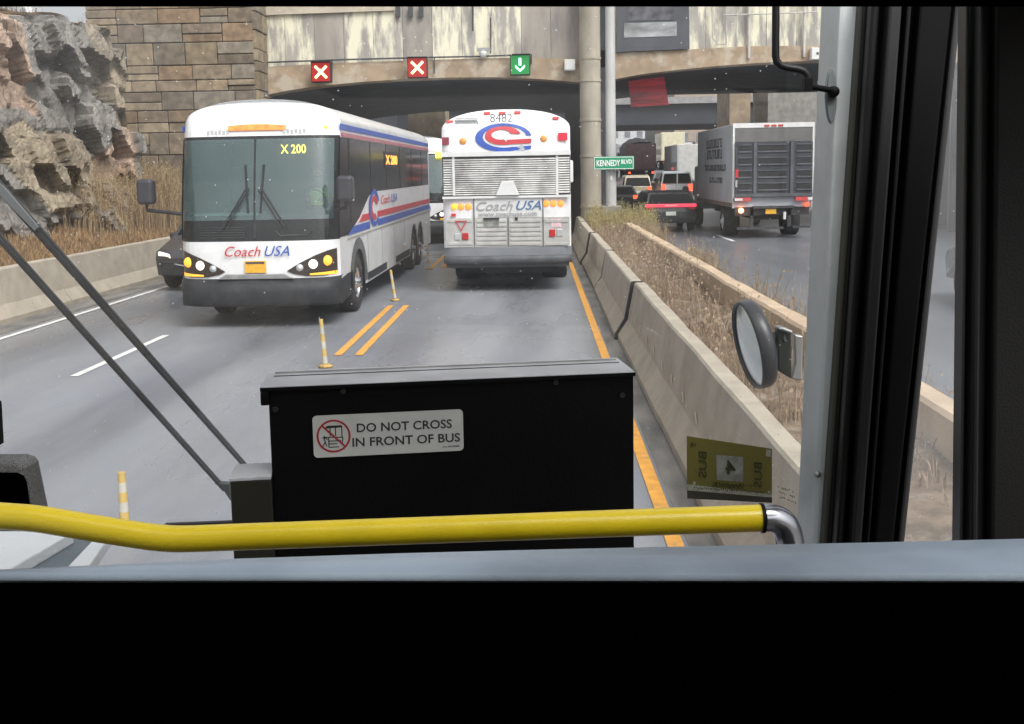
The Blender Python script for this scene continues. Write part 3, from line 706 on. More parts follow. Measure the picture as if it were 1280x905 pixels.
def wheel(root, x, y, r=.51, w=.3, rim=chrome, out=1):
    """wheel with its axle on X; out = side the rim faces"""
    M = Matrix.Translation((x, y, r)) @ Matrix.Rotation(math.pi/2*out, 4, 'Y')
    t = MB(); t.lathe([(r*.55, w/2-.02), (r*.62, w/2), (r*.92, w/2), (r, w/2-.04), (r, -w/2+.04), (r*.92, -w/2), (r*.5, -w/2)], M, 36)
    k = t.build('wheel', tyre_m, root, world=False)
    b = MB(); b.lathe([(r*.56, w/2-.02), (r*.53, w/2-.06), (r*.42, w/2-.09), (r*.36, w/2-.05), (r*.2, w/2-.02), (r*.17, w/2+.05), (.0, w/2+.05)], M, 30)
    b.build('rim', rim, k, world=False)
    h = MB()
    for q in range(10):
        a = q*math.pi/5; c = M @ Vector((r*.46*math.cos(a), r*.46*math.sin(a), w/2-.066)); n = (M.to_3x3() @ Vector((0, 0, 1)))
        h.tube([c, c + n*.012], r*.055, 8)
    h.build('vent_hole', black_rub, k, world=False)
    return k
def cshape(b, cx, cz, ro, ri, c2, a0, a1, plane, th, mi=0, n=40):
    """open ring between two ellipses"""
    vs = []
    for i in range(n+1):
        a = R(a0 + (a1-a0)*i/n)
        for (r, c) in ((ro, (cx, cz)), (ri, c2)):
            vs.append(plane(c[0] + r[0]*math.cos(a), c[1] + r[1]*math.sin(a), 0))
    k = len(vs); b.add(vs, [(2*i, 2*i+2, 2*i+3, 2*i+1) for i in range(n)], mi)
def disc(b, p, r, d, th=.02, n=20, mi=0): b.tube([Vector(p), Vector(p)+Vector(d)*th], r, n, mi=mi)

zr_f = [.42, .72, 1.0, 1.25, 1.40, 1.60, 1.78, 2.1, 2.5, 2.8, 3.0, 3.08, 3.18, SH]
def make_front_coach(root, L=13.7, full=True):
    Fy = coach_shell(root, L, True, zr_f, lambda z, wh: 1 if (wh == 'nose' and 1.395 <= z < 3.05) else 0, hole=(-.93, .93, 1.77, 3.01), arches=(2.0, 9.9, 11.2))
    # windscreen in two panes
    gm = glass('coach_windscreen_glass', (.62, .74, .74), .14, .03, haze=.15, hcol=(.30, .52, .53), hlo=.8)  # teal haze in the glass colour stands in for reflected sky
    for (a, c_) in ((-.95, -.012), (.012, .95)):
        k = patch(Fy, a, c_, lambda u: 1.74, lambda u: 3.03, .012, gm, 'windscreen', root, 14, 10)
    MB().prism([(-.018, Fy(0, 1.5)-.02, 1.45), (.018, Fy(0, 1.5)-.02, 1.45), (.018, Fy(0, 3.05)-.02, 3.05), (-.018, Fy(0, 3.05)-.02, 3.05)], (0, .03, 0)).build('centre_post', black_rub, root, world=False)
    # thin pillars
    # cab inside
    cab = mat('cab_dark', (.05, .055, .06), .8, var=.2)
    b = MB(); b.box((-1.2, .55, 1.25), (1.2, 3.2, 1.32)); b.box((-1.22, 3.2, 1.25), (1.22, 3.26, 3.2)); b.box((-1.1, .50, 1.33), (1.1, 1.0, 1.80))
    b.build('cab_interior', cab, root, world=False)
    MB().box((-1.1, .42, 1.80), (-.05, .9, 1.84)).build('dash_tray', mat('teal_tray', (.30, .42, .40), .4, var=.1), root, world=False)
    seatm = mat('seat_fabric', (.09, .11, .16), .9, var=.2)
    for x in (-.78, .78):
        s = MB(); s.box((x-.26, 1.35 if x > 0 else 1.9, 1.7), (x+.26, 1.85 if x > 0 else 2.4, 1.82)); s.box((x-.26, 1.78 if x > 0 else 2.33, 1.82), (x+.26, 1.92 if x > 0 else 2.47, 2.62))
        s.build('seat', seatm, root, world=False, bevel=.05)
    k = MB().lathe([(.20, 0), (.225, .02), (.20, .04), (.195, .02), (.20, 0)], Matrix.Translation((.72, 1.12, 2.02)) @ Matrix.Rotation(R(-55), 4, 'X'), 24)
    k.build('steering_wheel', black_rub, root, world=False)
    # destination display
    d = MB().box((.22, .62, 2.72), (1.0, .70, 3.0)).build('display_box', mat('display_black', (.01, .01, .01), .4, var=0), root, world=False)
    MB().text('X 200', FACE(.54, .612, 2.86), .2, bold=.003, width=.42).build('display_text', led, d, world=False)
    # marker lights on the forehead
    patch(Fy, -.35, .38, lambda u: 3.17, lambda u: 3.27 - .2*u*u, .03, mat('amber_marker', (.75, .28, .06), .3, var=.25, scale=12, emit=(1, .3, .05), es=.15), 'marker_strip', root, 8, 2)
    for s in (-1, 1):
        b = MB()
        for q in range(6):
            x = s*.62 + (q-2.5)*.065; z = 3.14 + .012*(q % 2); b.box((x-.022, Fy(x/HW, z)-.016, z-.035), (x+.018, Fy(x/HW, z)+.01, z+.035))
        b.build('fleet_number', mat('pale_grey_mark', (.55, .56, .57), .5, var=0), root, world=False)
    b = MB(); disc(b, (1.1, Fy(.85, 3.2)-.01, 3.2), .035, (0, 1, 0)); b.build('marker_light', amber_on, root, world=False)
    # front lettering, plate, chrome lip
    b = MB()
    b.text('Coach', FACE(-.22, -.020, 1.235), .235, bold=.0, shear=.35, width=.58).build('name_lettering', redp, root, world=False)
    MB().text('USA', FACE(.34, -.020, 1.235), .235, bold=.0, shear=.35, width=.40).build('name_lettering', blue_p, root, world=False)
    b = MB().box((-.17, -.035, .90), (.17, -.015, 1.09)).build('number_plate', plate_y, root, world=False)
    MB().box((-.15, -.040, 1.045), (.15, -.036, 1.075)).build('plate_band', dark_t, b, world=False)
    b = MB(); b.prism([(-.62, -.05, .80), (.62, -.05, .80), (.48, -.05, .88), (-.48, -.05, .88)], (0, .06, 0)).build('lower_trim', steel, root, world=False, bevel=.01)
    # headlamps, almond shaped
    for s in (-1, 1):
        n = 10; pts = []
        pr = [(.50, .92), (.70, 1.04), (.95, 1.17), (1.15, 1.26), (1.262, 1.295), (1.262, .87), (1.1, .83), (.8, .83), (.6, .87)]
        sub = []
        for (a0, c0), (a1, c1) in zip(pr, pr[1:] + pr[:1]):
            for q in range(3): sub.append((a0+(a1-a0)*q/3, c0+(c1-c0)*q/3))
        vs = [(s*x, Fy(x/HW, z)-.012, z) for x, z in sub]; cen = (s*.95, Fy(.73, 1.04)-.02, 1.04)
        hi = [(.50, .92), (.70, 1.04), (.95, 1.16), (1.15, 1.235), (1.262, 1.26)]; lo = [(.50, .915), (.6, .87), (.8, .83), (1.1, .83), (1.262, .87)]
        def hfn(a, c_):
            x = .50 + .762*a; z0, z1 = interp(lo, x), interp(hi, x); z = z0 + (z1-z0)*c_; return (s*x, Fy(x/HW, z)-.016, z)
        m_ = MB(); m_.grid(hfn, 26, 6)
        h = m_.build('headlight', mat('headlight_housing', (.035, .025, .02), .15, var=.1), root, world=False)
        for (x, z, r, mm, nm) in ((1.12, 1.07, .085, amber_on, 'indicator_lamp'), (.91, 1.02, .078, lamp_on, 'low_beam'), (.70, .965, .062, clear_l, 'high_beam')):
            q = MB(); y = Fy(x/HW, z); q.lathe([(0, 0), (r*.7, .012), (r, .035), (r, .07)], Matrix.Translation((s*x, y-.05, z)) @ Matrix.Rotation(-math.pi/2, 4, 'X'), 20)
            q.build(nm, mm, h, world=False)
        q = MB(); n = 6
        q.add([(s*(.86+.4*i/n), Fy((.86+.4*i/n)/HW, .8)-.022, .845 + .0*i) for i in range(n+1)] + [(s*(.86+.4*i/n), Fy((.86+.4*i/n)/HW, .8)-.022, .87 + .03*i/n) for i in range(n+1)],
              [(i, i+1, n+2+i, n+1+i) if s > 0 else (n+1+i, n+2+i, i+1, i) for i in range(n)])
        q.build('running_light', amber_on, h, world=False)
    # bumper
    b = MB(); prof = [(.35, .02), (.37, -.06), (.41, -.10), (.58, -.11), (.70, -.10), (.73, -.05), (.80, -.02), (.81, .10)]
    n = 40; vs = []
    for i in range(n+1):
        t = -1 + 2*i/n; u = math.sin(t*math.pi/2) if True else t
        for z, o in prof:
            x = u*(HW+.015); y = Fy(u, .6) + o + (0 if abs(u) < .98 else .0)
            vs.append((x + (.0), y, z))
    k = len(prof); b.add(vs, [(i*k+j, (i+1)*k+j, (i+1)*k+j+1, i*k+j+1) for i in range(n) for j in range(k-1)], sm=True)
    for s in (-1, 1):
        b.prism([(s*(HW+.012), .28, .35), (s*(HW+.012), 1.36, .42), (s*(HW+.012), 1.36, .78), (s*(HW+.012), .95, .78), (s*(HW+.012), .28, .74)], (-s*.06, 0, 0))
    b.box((-1.2, .1, .37), (1.2, .9, .46))
    b.build('bumper', bump_gr, root, world=False)
    MB().box((-.004, -.115, .40), (.004, -.105, .66)).build('bumper_seam', black_rub, root, world=False)
    # lower black panel details
    b = MB()
    for z in (1.46, 1.50, 1.54, 1.58, 1.62): b.grid(lambda a, c: ((-.9 + .75*a), Fy((-.9+.75*a)/HW, z)-.012, z + .015*c), 6, 1)
    b.tube([(.35, Fy(.27, 1.5)-.03, 1.56), (.42, Fy(.3, 1.5)-.03, 1.49), (.85, Fy(.65, 1.5)-.03, 1.49), (.92, Fy(.7, 1.5)-.03, 1.56)], .01, 6)
    b.build('grille', mat('grille_dark', (.04, .045, .05), .3, var=.1), root, world=False)
    # wipers
    for s in (-1, 1):
        q = MB(); q.tube([(s*.52, Fy(.4, 1.6)-.06, 1.60), (s*.10, Fy(.08, 2.2)-.06, 2.27)], .014, 6)
        q.tube([(s*.45, Fy(.35, 1.6)-.06, 1.60), (s*.07, Fy(.08, 2.2)-.06, 2.22)], .009, 6)
        q.tube([(s*.10, Fy(.08, 2.0)-.05, 1.85), (s*.15, Fy(.08, 2.7)-.05, 2.62)], .016, 6); q.build('wiper', black_rub, root, world=False)
    # mirrors
    for s in (-1, 1):
        q = MB(); cx_, cy_ = s*1.66 if s < 0 else 1.50, -.12 if s < 0 else -.05
        q.box((cx_-.13, cy_-.10, 2.02), (cx_+.13, cy_+.12, 2.42)); mm = q.build('mirror', mat('mirror_housing', (.045, .045, .055), .35, var=.1), root, world=False, bevel=.06, seg=4)
        a = MB(); a.tube([(cx_, cy_, 2.02), (cx_, cy_, 1.93), (s*1.25, .25, 1.85)], .03, 8); a.build('mirror_arm', black_rub, mm, world=False)
        MB().box((cx_-.10, cy_+.122, 2.06), (cx_+.10, cy_+.13, 2.38)).build('mirror_glass', chrome, mm, world=False)
    # side (seen side is +X)
    for s in (1, -1):
        X = s*(HW+.006); v = (-s*.02, 0, 0)
        q = MB(); q.prism([(X, Fy(1, 1.42)-.03, 1.42), (X, 1.1, 1.42), (X, 2.2, 1.66), (X, 3.3, 2.03), (X, 3.9, 2.10), (X, L-.25, 2.10), (X, L-.25, 3.05), (X, Fy(1, 3.05)-.02, 3.05), (X, Fy(1, 2.5)-.03, 2.5), (X, Fy(1, 2.0)-.03, 2.0)], v)
        q.build('side_window', dglass, root, world=False)
        q = MB()
        for yy in (1.35, 1.42, 3.55, 5.55, 7.6, 9.7, 11.8): q.box((min(X, X+s*.006), yy, 2.12 if yy > 3 else 1.62), (max(X, X+s*.006), yy+.03, 3.04))
        q.build('window_seam', black_rub, root, world=False)
        q = MB(); q.box((min(X, X+s*.012), .8, 3.06), (max(X, X+s*.012), L-.1, 3.13)); q.build('roof_stripe', mat('faded_red_stripe', (.45, .16, .2), .4, var=.3, scale=3, stretch=(1, 6, 1)), root, world=False)
        q = MB(); q.box((min(X, X+s*.012), .7, 3.175), (max(X, X+s*.012), L-.1, 3.27)); q.build('roof_stripe', blue_p, root, world=False)
        q = MB(); q.prism([(X+s*.004, 2.15, 1.58), (X+s*.004, 3.3, 1.58), (X+s*.004, 3.3, 1.70), (X+s*.004, 2.55, 1.70)], v); q.box((min(X, X+s*.004), 4.25, 1.58), (max(X, X+s*.004), L-.15, 1.70)); q.build('belt_stripe', redp, root, world=False)
        q = MB(); q.prism([(X+s*.004, 1.05, 1.41), (X+s*.004, 3.3, 1.41), (X+s*.004, 3.3, 1.54), (X+s*.004, 1.6, 1.54)], v); q.box((min(X, X+s*.004), 4.25, 1.41), (max(X, X+s*.004), L-.15, 1.54)); q.build('belt_stripe', blue_p, root, world=False)
        q = MB(); q.box((min(X, X+s*.008), 1.0, 1.345), (max(X, X+s*.008), L-.1, 1.37))
        for yy in (3.0, 4.7, 6.4, 8.1): q.box((min(X, X+s*.003), yy, .5), (max(X, X+s*.003), yy+.02, 1.34))
        q.build('panel_seam', mat('seam_grey', (.33, .32, .28), .6, var=.1), root, world=False)
        q = MB()
        for ya, yb in ((2.9, 5.2), (6.6, 8.9)): q.box((min(X, X+s*.01), ya, .46), (max(X, X+s*.01), yb, .60))
        q.build('skirt_trim', bump_gr, root, world=False)
        # wheel arch lips
        for ac in (2.0, 9.9, 11.2):
            q = MB(); n = 18; ro, ri = (.86, .64) if ac == 2.0 else (.70, .64); vs = []
            for i in range(n+1):
                a = math.pi*i/n; 
                for r_ in (ri, ro): vs.append((X+s*.006, ac + r_*math.cos(a), .48 + r_*math.sin(a)*(1 if r_ == ri else .98)))
            q.add(vs, [(2*i, 2*i+1, 2*i+3, 2*i+2) for i in range(n)]); q.build('wheel_arch', mat('arch_grey', (.10, .105, .11), .6, var=.2), root, world=False)
    # side logo on the seen side
    X = HW + .016; pl_ = lambda y, z, o: (X, y, z)
    q = MB(); cshape(q, 3.85, 1.78, (.62, .36), (.46, .27), (3.87, 1.78), 20, 320, pl_, 0); q.build('side_emblem', blue_p, root, world=False)
    q = MB(); cshape(q, 3.85, 1.78, (.42, .24), (.24, .13), (3.83, 1.79), 15, 300, pl_, 0); q.build('side_emblem', redp, root, world=False)
    MB().text('Coach', SIDE(X, 5.25, 1.90), .25, bold=.0, shear=.3, width=1.2).build('side_lettering', redp, root, world=False)
    MB().text('USA', SIDE(X, 6.5, 1.90), .25, bold=.0, shear=.3, width=.9).build('side_lettering', blue_p, root, world=False)
    d = MB().box((X-.008, 5.3, 2.55), (X-.002, 7.4, 2.9)).build('side_display', mat('display_black'), root, world=False)
    MB().text('X 200', SIDE(X, 6.35, 2.72), .26, bold=.01, width=1.7).build('display_text', led_o, d, world=False)
    # wheels
    for s in (-1, 1):
        for y in (2.0, 9.9, 11.2): wheel(root, s*(HW-.17), y, out=s)
    return Fy
root = thing('coach', 'oncoming white coach with lit amber indicators and black windscreen surround', 'coach', (-4.51, 16.5, 0), R(-.5))
FyA = make_front_coach(root)
coachA = root
# a third coach behind, only a strip of it shows between the two
r3 = copy_tree(coachA); r3.location = (-4.15, 35.4, 0); r3.rotation_euler = (0, 0, 0)
r3['label'] = 'distant oncoming coach with yellow display showing between the two white coaches'
for ch in list(r3.children):
    if ch.name.startswith('display_box'):
        for g_ in list(ch.children): bpy.data.objects.remove(g_)
        bpy.data.objects.remove(ch)
q = MB(); q.box((.75, .2, 2.93), (1.2, .26, 3.13)); q.build('display_text', led, r3, world=False)

# ---------------------------------------------------------------- driver of the oncoming coach
def skin_person(name, verts, edges, rad, m):
    me = bpy.data.meshes.new(name); me.from_pydata(verts, edges, []); me.materials.append(m)
    ob = bpy.data.objects.new(name, me); COL.objects.link(ob)
    sk = ob.modifiers.new('skin', 'SKIN')
    for i, r in enumerate(rad): me.skin_vertices[0].data[i].radius = (r, r)
    me.skin_vertices[0].data[0].use_root = True
    ss = ob.modifiers.new('sub', 'SUBSURF'); ss.levels = 2; ss.render_levels = 2
    return ob
bpy.context.view_layer.update()
ox, oy, oz = -4.51 + .74, 16.5 + 1.6, 1.78
V = [(0, 0, 0), (0, .0, .16), (0, -.01, .34), (0, -.01, .48), (0, -.02, .56), (0, -.03, .64), (0, -.04, .73),
     (.17, -.01, .46), (.24, -.10, .26), (.14, -.33, .24), (-.17, -.01, .46), (-.24, -.10, .26), (-.14, -.33, .24),
     (.10, -.05, -.01), (.13, -.42, .02), (.13, -.47, -.38), (-.10, -.05, -.01), (-.13, -.42, .02), (-.13, -.47, -.38), (.13, -.58, -.42), (-.13, -.58, -.42)]
E = [(0, 1), (1, 2), (2, 3), (3, 4), (4, 5), (5, 6), (3, 7), (7, 8), (8, 9), (3, 10), (10, 11), (11, 12), (0, 13), (13, 14), (14, 15), (0, 16), (16, 17), (17, 18), (15, 19), (18, 20)]
RD = [.15, .15, .16, .10, .055, .085, .075, .065, .05, .035, .065, .05, .035, .09, .07, .05, .09, .07, .05, .04, .04]
# body skin with a material per height is simplest as shader; keep a plain dark shirt and put skin head and hands as clothing-free children
drv = skin_person('person', [Vector(q) for q in V], E, RD, mat('dark_shirt', (.06, .07, .09), .9, var=.2))
drv.location = (ox, oy, oz); tag(drv, 'driver in a bright yellow-green vest seated behind the oncoming coach windscreen', 'person')
hd = MB(); hd.lathe([(0, -.12), (.045, -.11), (.07, -.05), (.082, .02), (.078, .08), (.05, .125), (0, .14)], Matrix.Translation((0, -.035, .69)), 20)
hd.lathe([(.004, -.03), (.016, 0), (.004, .02)], Matrix.Translation((0, -.118, .68)), 8); hd.build('face', mat('skin', (.42, .25, .18), .6, var=.08), drv, world=False)
ha = MB(); ha.lathe([(.086, .03), (.090, .07), (.07, .125), (0, .155)], Matrix.Translation((0, -.025, .69)), 20); ha.build('hair', mat('dark_hair', (.03, .022, .018), .8, var=.1), drv, world=False)
ve = MB(); ve.lathe([(.16, .14), (.168, .2), (.185, .33), (.15, .43), (.09, .47)], Matrix.Translation((0, -.005, 0)) @ Matrix.Diagonal((1, .85, 1, 1)), 24)
ve.build('safety_vest', mat('hi_vis_yellow', (.55, .95, .04), .7, var=.05, emit=(.4, .9, .05), es=.0), drv, world=False)
for s in (-1, 1):
    h = MB(); h.tube([(s*.14, -.33, .24), (s*.12, -.38, .245), (s*.11, -.42, .235)], [.034, .04, .028], 10)
    for k in range(4): h.tube([(s*(.13-.018*k), -.40, .25), (s*(.13-.018*k), -.44, .245), (s*(.13-.018*k), -.45, .22)], .009, 6)
    h.tube([(s*.10, -.37, .26), (s*.08, -.41, .27)], .010, 6); h.build('hand', MATS['skin'], drv, world=False)

# ================================================================ COACH SEEN FROM BEHIND
RX, RY = -.60, 21.04
rear = thing('coach', 'white coach seen from behind with louvred engine grille and number 8482', 'coach', (RX, RY, 0))
zr_r = [.60, .80, .95, 1.2, 1.53, 1.9, 2.3, 2.77, 2.9, 3.02, 3.14, SH]
FyR = coach_shell(rear, 13.2, False, zr_r, lambda z, wh: 0, arches=(3.0, 4.25, 11.2), zb=.60)
lx = lambda px: (px-633)/61.8
lz = lambda py, px=633: 2.45 - (py - 213 + (px-633)*.0175)/61.8
def rbox(px0, px1, py0, py1, name, m, off=.02, th=.018, par=None, bevel=0):
    x0, x1 = lx(px0), lx(px1); xm = (px0+px1)/2; z0, z1 = lz(py1, xm), lz(py0, xm); y = FyR((x0+x1)/2/HW, (z0+z1)/2)
    y = min(y, FyR(x0/HW, z0), FyR(min(1, x1/HW), z1))
    return MB().box((x0, y-off, z0), (x1, y-off+th+.02, z1)).build(name, m, par or rear, world=False, bevel=bevel)
def rdisc(px, py, r, name, m, off=.03):
    x, z = lx(px), lz(py, px); y = FyR(x/HW, z); b = MB(); b.lathe([(0, 0), (r*.7, .006), (r, .02), (r, .05)], Matrix.Translation((x, y-off, z)) @ Matrix.Rotation(-math.pi/2, 4, 'X'), 20)
    return b.build(name, m, rear, world=False)
# grille: frame, recessed dark back, slats
GY = -.012
rbox(553.5, 712.5, 194, 243.5, 'grille_backing', mat('grille_back_grey', (.10, .105, .11), .7, var=.2), off=.006, th=.0)
slat = mat('worn_white_slat', (.62, .62, .60), .45, var=.2, scale=2.5, dirt=((.22, .21, .2), .75, 1.6, .46, .66))
def slats(pxa, pxb, ya, yb, n, skip=lambda k: False):
    b = MB(); x0, x1 = lx(pxa), lx(pxb); za, zb = lz(yb, (pxa+pxb)/2), lz(ya, (pxa+pxb)/2)
    for k in range(n):
        z = za + (zb-za)*(k+.5)/n; h = (zb-za)/n*.33
        b.prism([(x0, -.012, z-h), (x0, -.05, z-h*1.1), (x0, -.035, z+h*.4), (x0, -.012, z+h)], (x1-x0, 0, 0))
    b.build('louvre_slat', slat, rear, world=False)
slats(569.5, 694.5, 197, 242.5, 17); slats(555, 566, 198, 243, 15); slats(698, 711.5, 195, 240, 15)
frame_m = mat('white_frame_paint', (.72, .73, .73), .4, var=.06)
for (a, c_) in ((566.2, 569.3), (694.7, 697.8)): rbox(a, c_, 194, 243.5, 'grille_frame', frame_m, off=.062, th=.04)
rbox(553, 713, 189, 194.5, 'grille_frame', frame_m, off=.07, th=.05); rbox(553, 713, 243.6, 246.5, 'grille_frame', frame_m, off=.055, th=.03)
x0, x1, za, zb = lx(620), lx(649), lz(243), lz(226)
MB().prism([(x0, -.058, za), (x1, -.058, za), (lx(642), -.058, zb), (lx(627), -.058, zb)], (0, -.05, 0)).build('lamp_hood', frame_m, rear, world=False, bevel=.01)
# text panel
rbox(592.5, 677.5, 247, 270.5, 'name_panel', mat('panel_white', (.68, .69, .69), .4, var=.06), off=.014, th=.0)
ROLLM = Matrix.Identity(4)
MB().text('Coach', FACE(lx(616), -.030, lz(257, 616)), .26, bold=.001, shear=.35, width=.74).build('name_lettering', mat('silver_letter', (.34, .35, .355), .4, var=.1), rear, world=False)
MB().text('USA', FACE(lx(659), -.030, lz(256, 659)), .26, bold=.001, shear=.35, width=.50).build('name_lettering', mat('steel_blue_letter', (.06, .16, .32), .4, var=.1), rear, world=False)
MB().text('www.coachusa.com', FACE(lx(634), -.030, lz(266.3)), .14, bold=.002, width=1.18).build('web_lettering', grey_t, rear, world=False)
# lower doors with ribs
rib = mat('grey_white_panel', (.50, .50, .48), .4, var=.15, scale=1.6, dirt=((.2, .19, .18), .7, 1.8, .46, .75))
rbox(556, 711, 271, 307, 'engine_door', rib, off=.012, th=0)
for (pa, pb) in ((593.5, 633.5), (635.5, 676.5), (679.5, 710), (557, 590.5)):
    b = MB(); n = 6
    for k in range(n):
        z0, z1 = lz(306, (pa+pb)/2), lz(272, (pa+pb)/2); z = z0 + (z1-z0)*(k+.15)/n; h = (z1-z0)/n*.62
        if pa in (557, 679.5) and k not in (0, 5): continue
        b.box((lx(pa)+.02, -.028, z), (lx(pb)-.02, -.014, z+h))
    b.build('door_rib', rib, rear, world=False, bevel=.006)
for px in (592, 634.5, 678): rbox(px-.7, px+.7, 247 if px != 634.5 else 271, 307, 'door_seam', mat('seam_dark', (.12, .12, .12), .7, var=0), off=.032, th=0)
rbox(604, 623, 272.5, 282, 'number_plate', mat('dirty_plate', (.22, .23, .22), .6, var=.35, scale=9), off=.04)
rbox(603.5, 623.5, 271, 272.8, 'plate_lamp', black_rub, off=.07); rbox(643, 646.5, 270.5, 274, 'door_latch', black_rub, off=.05)
# lamps
for k, px in enumerate((567.5, 576, 585)): rdisc(px, 257.5, .068, 'tail_lamp', [amber_on, mat('orange_lens', (.85, .27, .05), .3, var=0, emit=(1, .3, .05), es=.7), MATS['orange_lens']][k])
for k, px in enumerate((682, 691, 700)): rdisc(px, 253.3, .068, 'tail_lamp', MATS['orange_lens'])
for px, py in ((580, 176.5), (680, 173.5)): rdisc(px, py, .07, 'round_marker', mat('tan_orange_lens', (.75, .33, .08), .4, var=.1))
for px, py in ((610, 141.5), (629, 141.3), (648, 140.5), (563.5, 152), (695.5, 147.8)): rbox(px-4, px+4, py-1.7, py+1.7, 'marker_light', mat('pink_red_lens', (.75, .1, .1), .3, var=0), off=.03, bevel=.008)
rbox(553.5, 562.5, 171.5, 181, 'reflector', mat('dark_red_reflector', (.28, .05, .08), .3, var=.2, scale=9), off=.02)
rbox(698, 709.5, 166, 175.5, 'reflector', mat('bright_red_reflector', (.75, .03, .06), .3, var=.05), off=.03)
rbox(563.5, 569, 266, 269.5, 'small_reflector', redp, off=.03)
for (a, c_, y0, y1, m_, nm) in ((576.5, 584.5, 290, 298.5, red_l, 'stop_lamp'), (567, 574.5, 291, 299, clear_l, 'reverse_lamp'), (685.5, 693, 285.5, 294.5, red_l, 'stop_lamp'), (695, 702, 285, 294, clear_l, 'reverse_lamp')):
    rbox(a, c_, y0, y1, nm, m_, off=.05, bevel=.01)
rbox(688, 700.5, 272.5, 282.5, 'pink_sticker', mat('pink_sticker', (.75, .52, .55), .5, var=.2, scale=30), off=.034, th=0)
# triangle outline
q = MB(); T = [(568, 275), (583, 275), (575.5, 288)]; Tp = [Vector((lx(x), -.034, lz(y, x))) for x, y in T]
c_ = sum(Tp, Vector())/3; Ti = [c_ + (p_-c_)*.72 for p_ in Tp]
q.add(Tp + Ti, [(0, 1, 4, 3), (1, 2, 5, 4), (2, 0, 3, 5)]); q.build('warning_triangle', redp, rear, world=False)
# number, small print and emblem
zf = lambda x, z: FyR(x/HW, z) - .02
xx, zz = lx(628), lz(148.3); MB().text('8482', FACE(xx, min(zf(xx, zz-.09), zf(xx, zz+.09))-.075, zz), .24, bold=-.002, width=.44, th=.004).build('fleet_number', dark_t, rear, world=False)
b = MB(); rnd = random.Random(3)
for r_ in range(4):
    x = lx(570.5)
    while x < lx(598):
        w_ = rnd.uniform(.012, .035); z = lz(148 + 2.5*r_, 584); b.box((x, zf(x, 3.45)-.012, z-.012), (x+w_, zf(x, 3.45)+.02, z+.014)); x += w_+.008
b.build('small_print', grey_t, rear, world=False)
plR = lambda x, z, o: (x, FyR(x/HW, z)-.016-o, z)
def fillpoly(name, pts, m, off=0):
    b = MB(); b.add([plR(x, z, off) for x, z in pts], [tuple(range(len(pts)))]); return b.build(name, m, rear, world=False)
q = MB(); cshape(q, -.045, 3.115, (.565, .285), (.435, .215), (-.02, 3.13), 6, 292, plR, 0)
q.build('emblem', blue_p, rear, world=False)
fillpoly('emblem', [(.14, 2.852), (.50, 2.875), (.515, 2.95), (.14, 2.925)], blue_p, .002)
q = MB(); cshape(q, -.055, 3.155, (.36, .185), (.195, .10), (-.09, 3.175), 8, 288, plR, 0); q.build('emblem', redp, rear, world=False)
fillpoly('emblem', [(.03, 2.98), (.51, 2.995), (.52, 3.085), (.02, 3.07)], redp, .003)
fillpoly('emblem', [(.20, 2.84), (.30, 2.89), (.22, 2.92), (.28, 2.93), (.32, 3.0), (.355, 2.93), (.375, 2.84), (.30, 2.86)], mat('silver_star', (.42, .45, .50), .35, var=.05), .008)
# bumper
b = MB(); prof = [(.69, .10), (.69, -.07), (.73, -.10), (.835, -.10), (.85, -.05)]
n = 30; vs = []
for i in range(n+1):
    u = math.sin((-1+2*i/n)*math.pi/2)
    for z, o in prof: vs.append((u*(HW+.01), FyR(u, .8)*1.2 + o, z-.10))
k = len(prof); b.add(vs, [(i*k+j, (i+1)*k+j, (i+1)*k+j+1, i*k+j+1) for i in range(n) for j in range(k-1)], sm=True); b.box((-1.25, .1, .5), (1.25, .8, .6))
b.build('bumper', mat('worn_rear_bumper', (.06, .065, .075), .55, var=.2, scale=3, dirt=((.18, .18, .18), .5, 3, .5, .8)), rear, world=False)
b = MB()
for u in range(1): b.grid(lambda a, c: ((-1+2*a)*(HW+.005), FyR(-1+2*a, .8)*1.2-.05 + .0*c, .745 + .17*c), 24, 1)
b.build('bumper_top', mat('bumper_blue_grey', (.20, .215, .24), .45, var=.12, scale=2), rear, world=False)
for s in (-1, 1):
    for y in (3.0, 4.25, 11.2): wheel(rear, s*(HW-.30 if y < 10 else HW-.17), y, .52, .56 if y == 3.0 else .3, rim=steel, out=s)
q = MB(); q.tube([(-.55, .5, .52), (-.55, .9, .45)], .06, 10); q.build('exhaust_pipe', steel, rear, world=False)
q = MB(); q.box((-.5, .5, .35), (.9, 1.2, .62)); q.build('undertray', black_rub, rear, world=False)
q = MB(); q.box((1.50, 12.2, 2.05), (1.78, 12.4, 2.75)); k = q.build('mirror', frame_m, rear, world=False, bevel=.05, seg=3)
MB().tube([(1.64, 12.3, 2.75), (1.60, 12.3, 2.9), (1.25, 12.6, 2.9)], .04, 8).build('mirror_arm', frame_m, k, world=False)

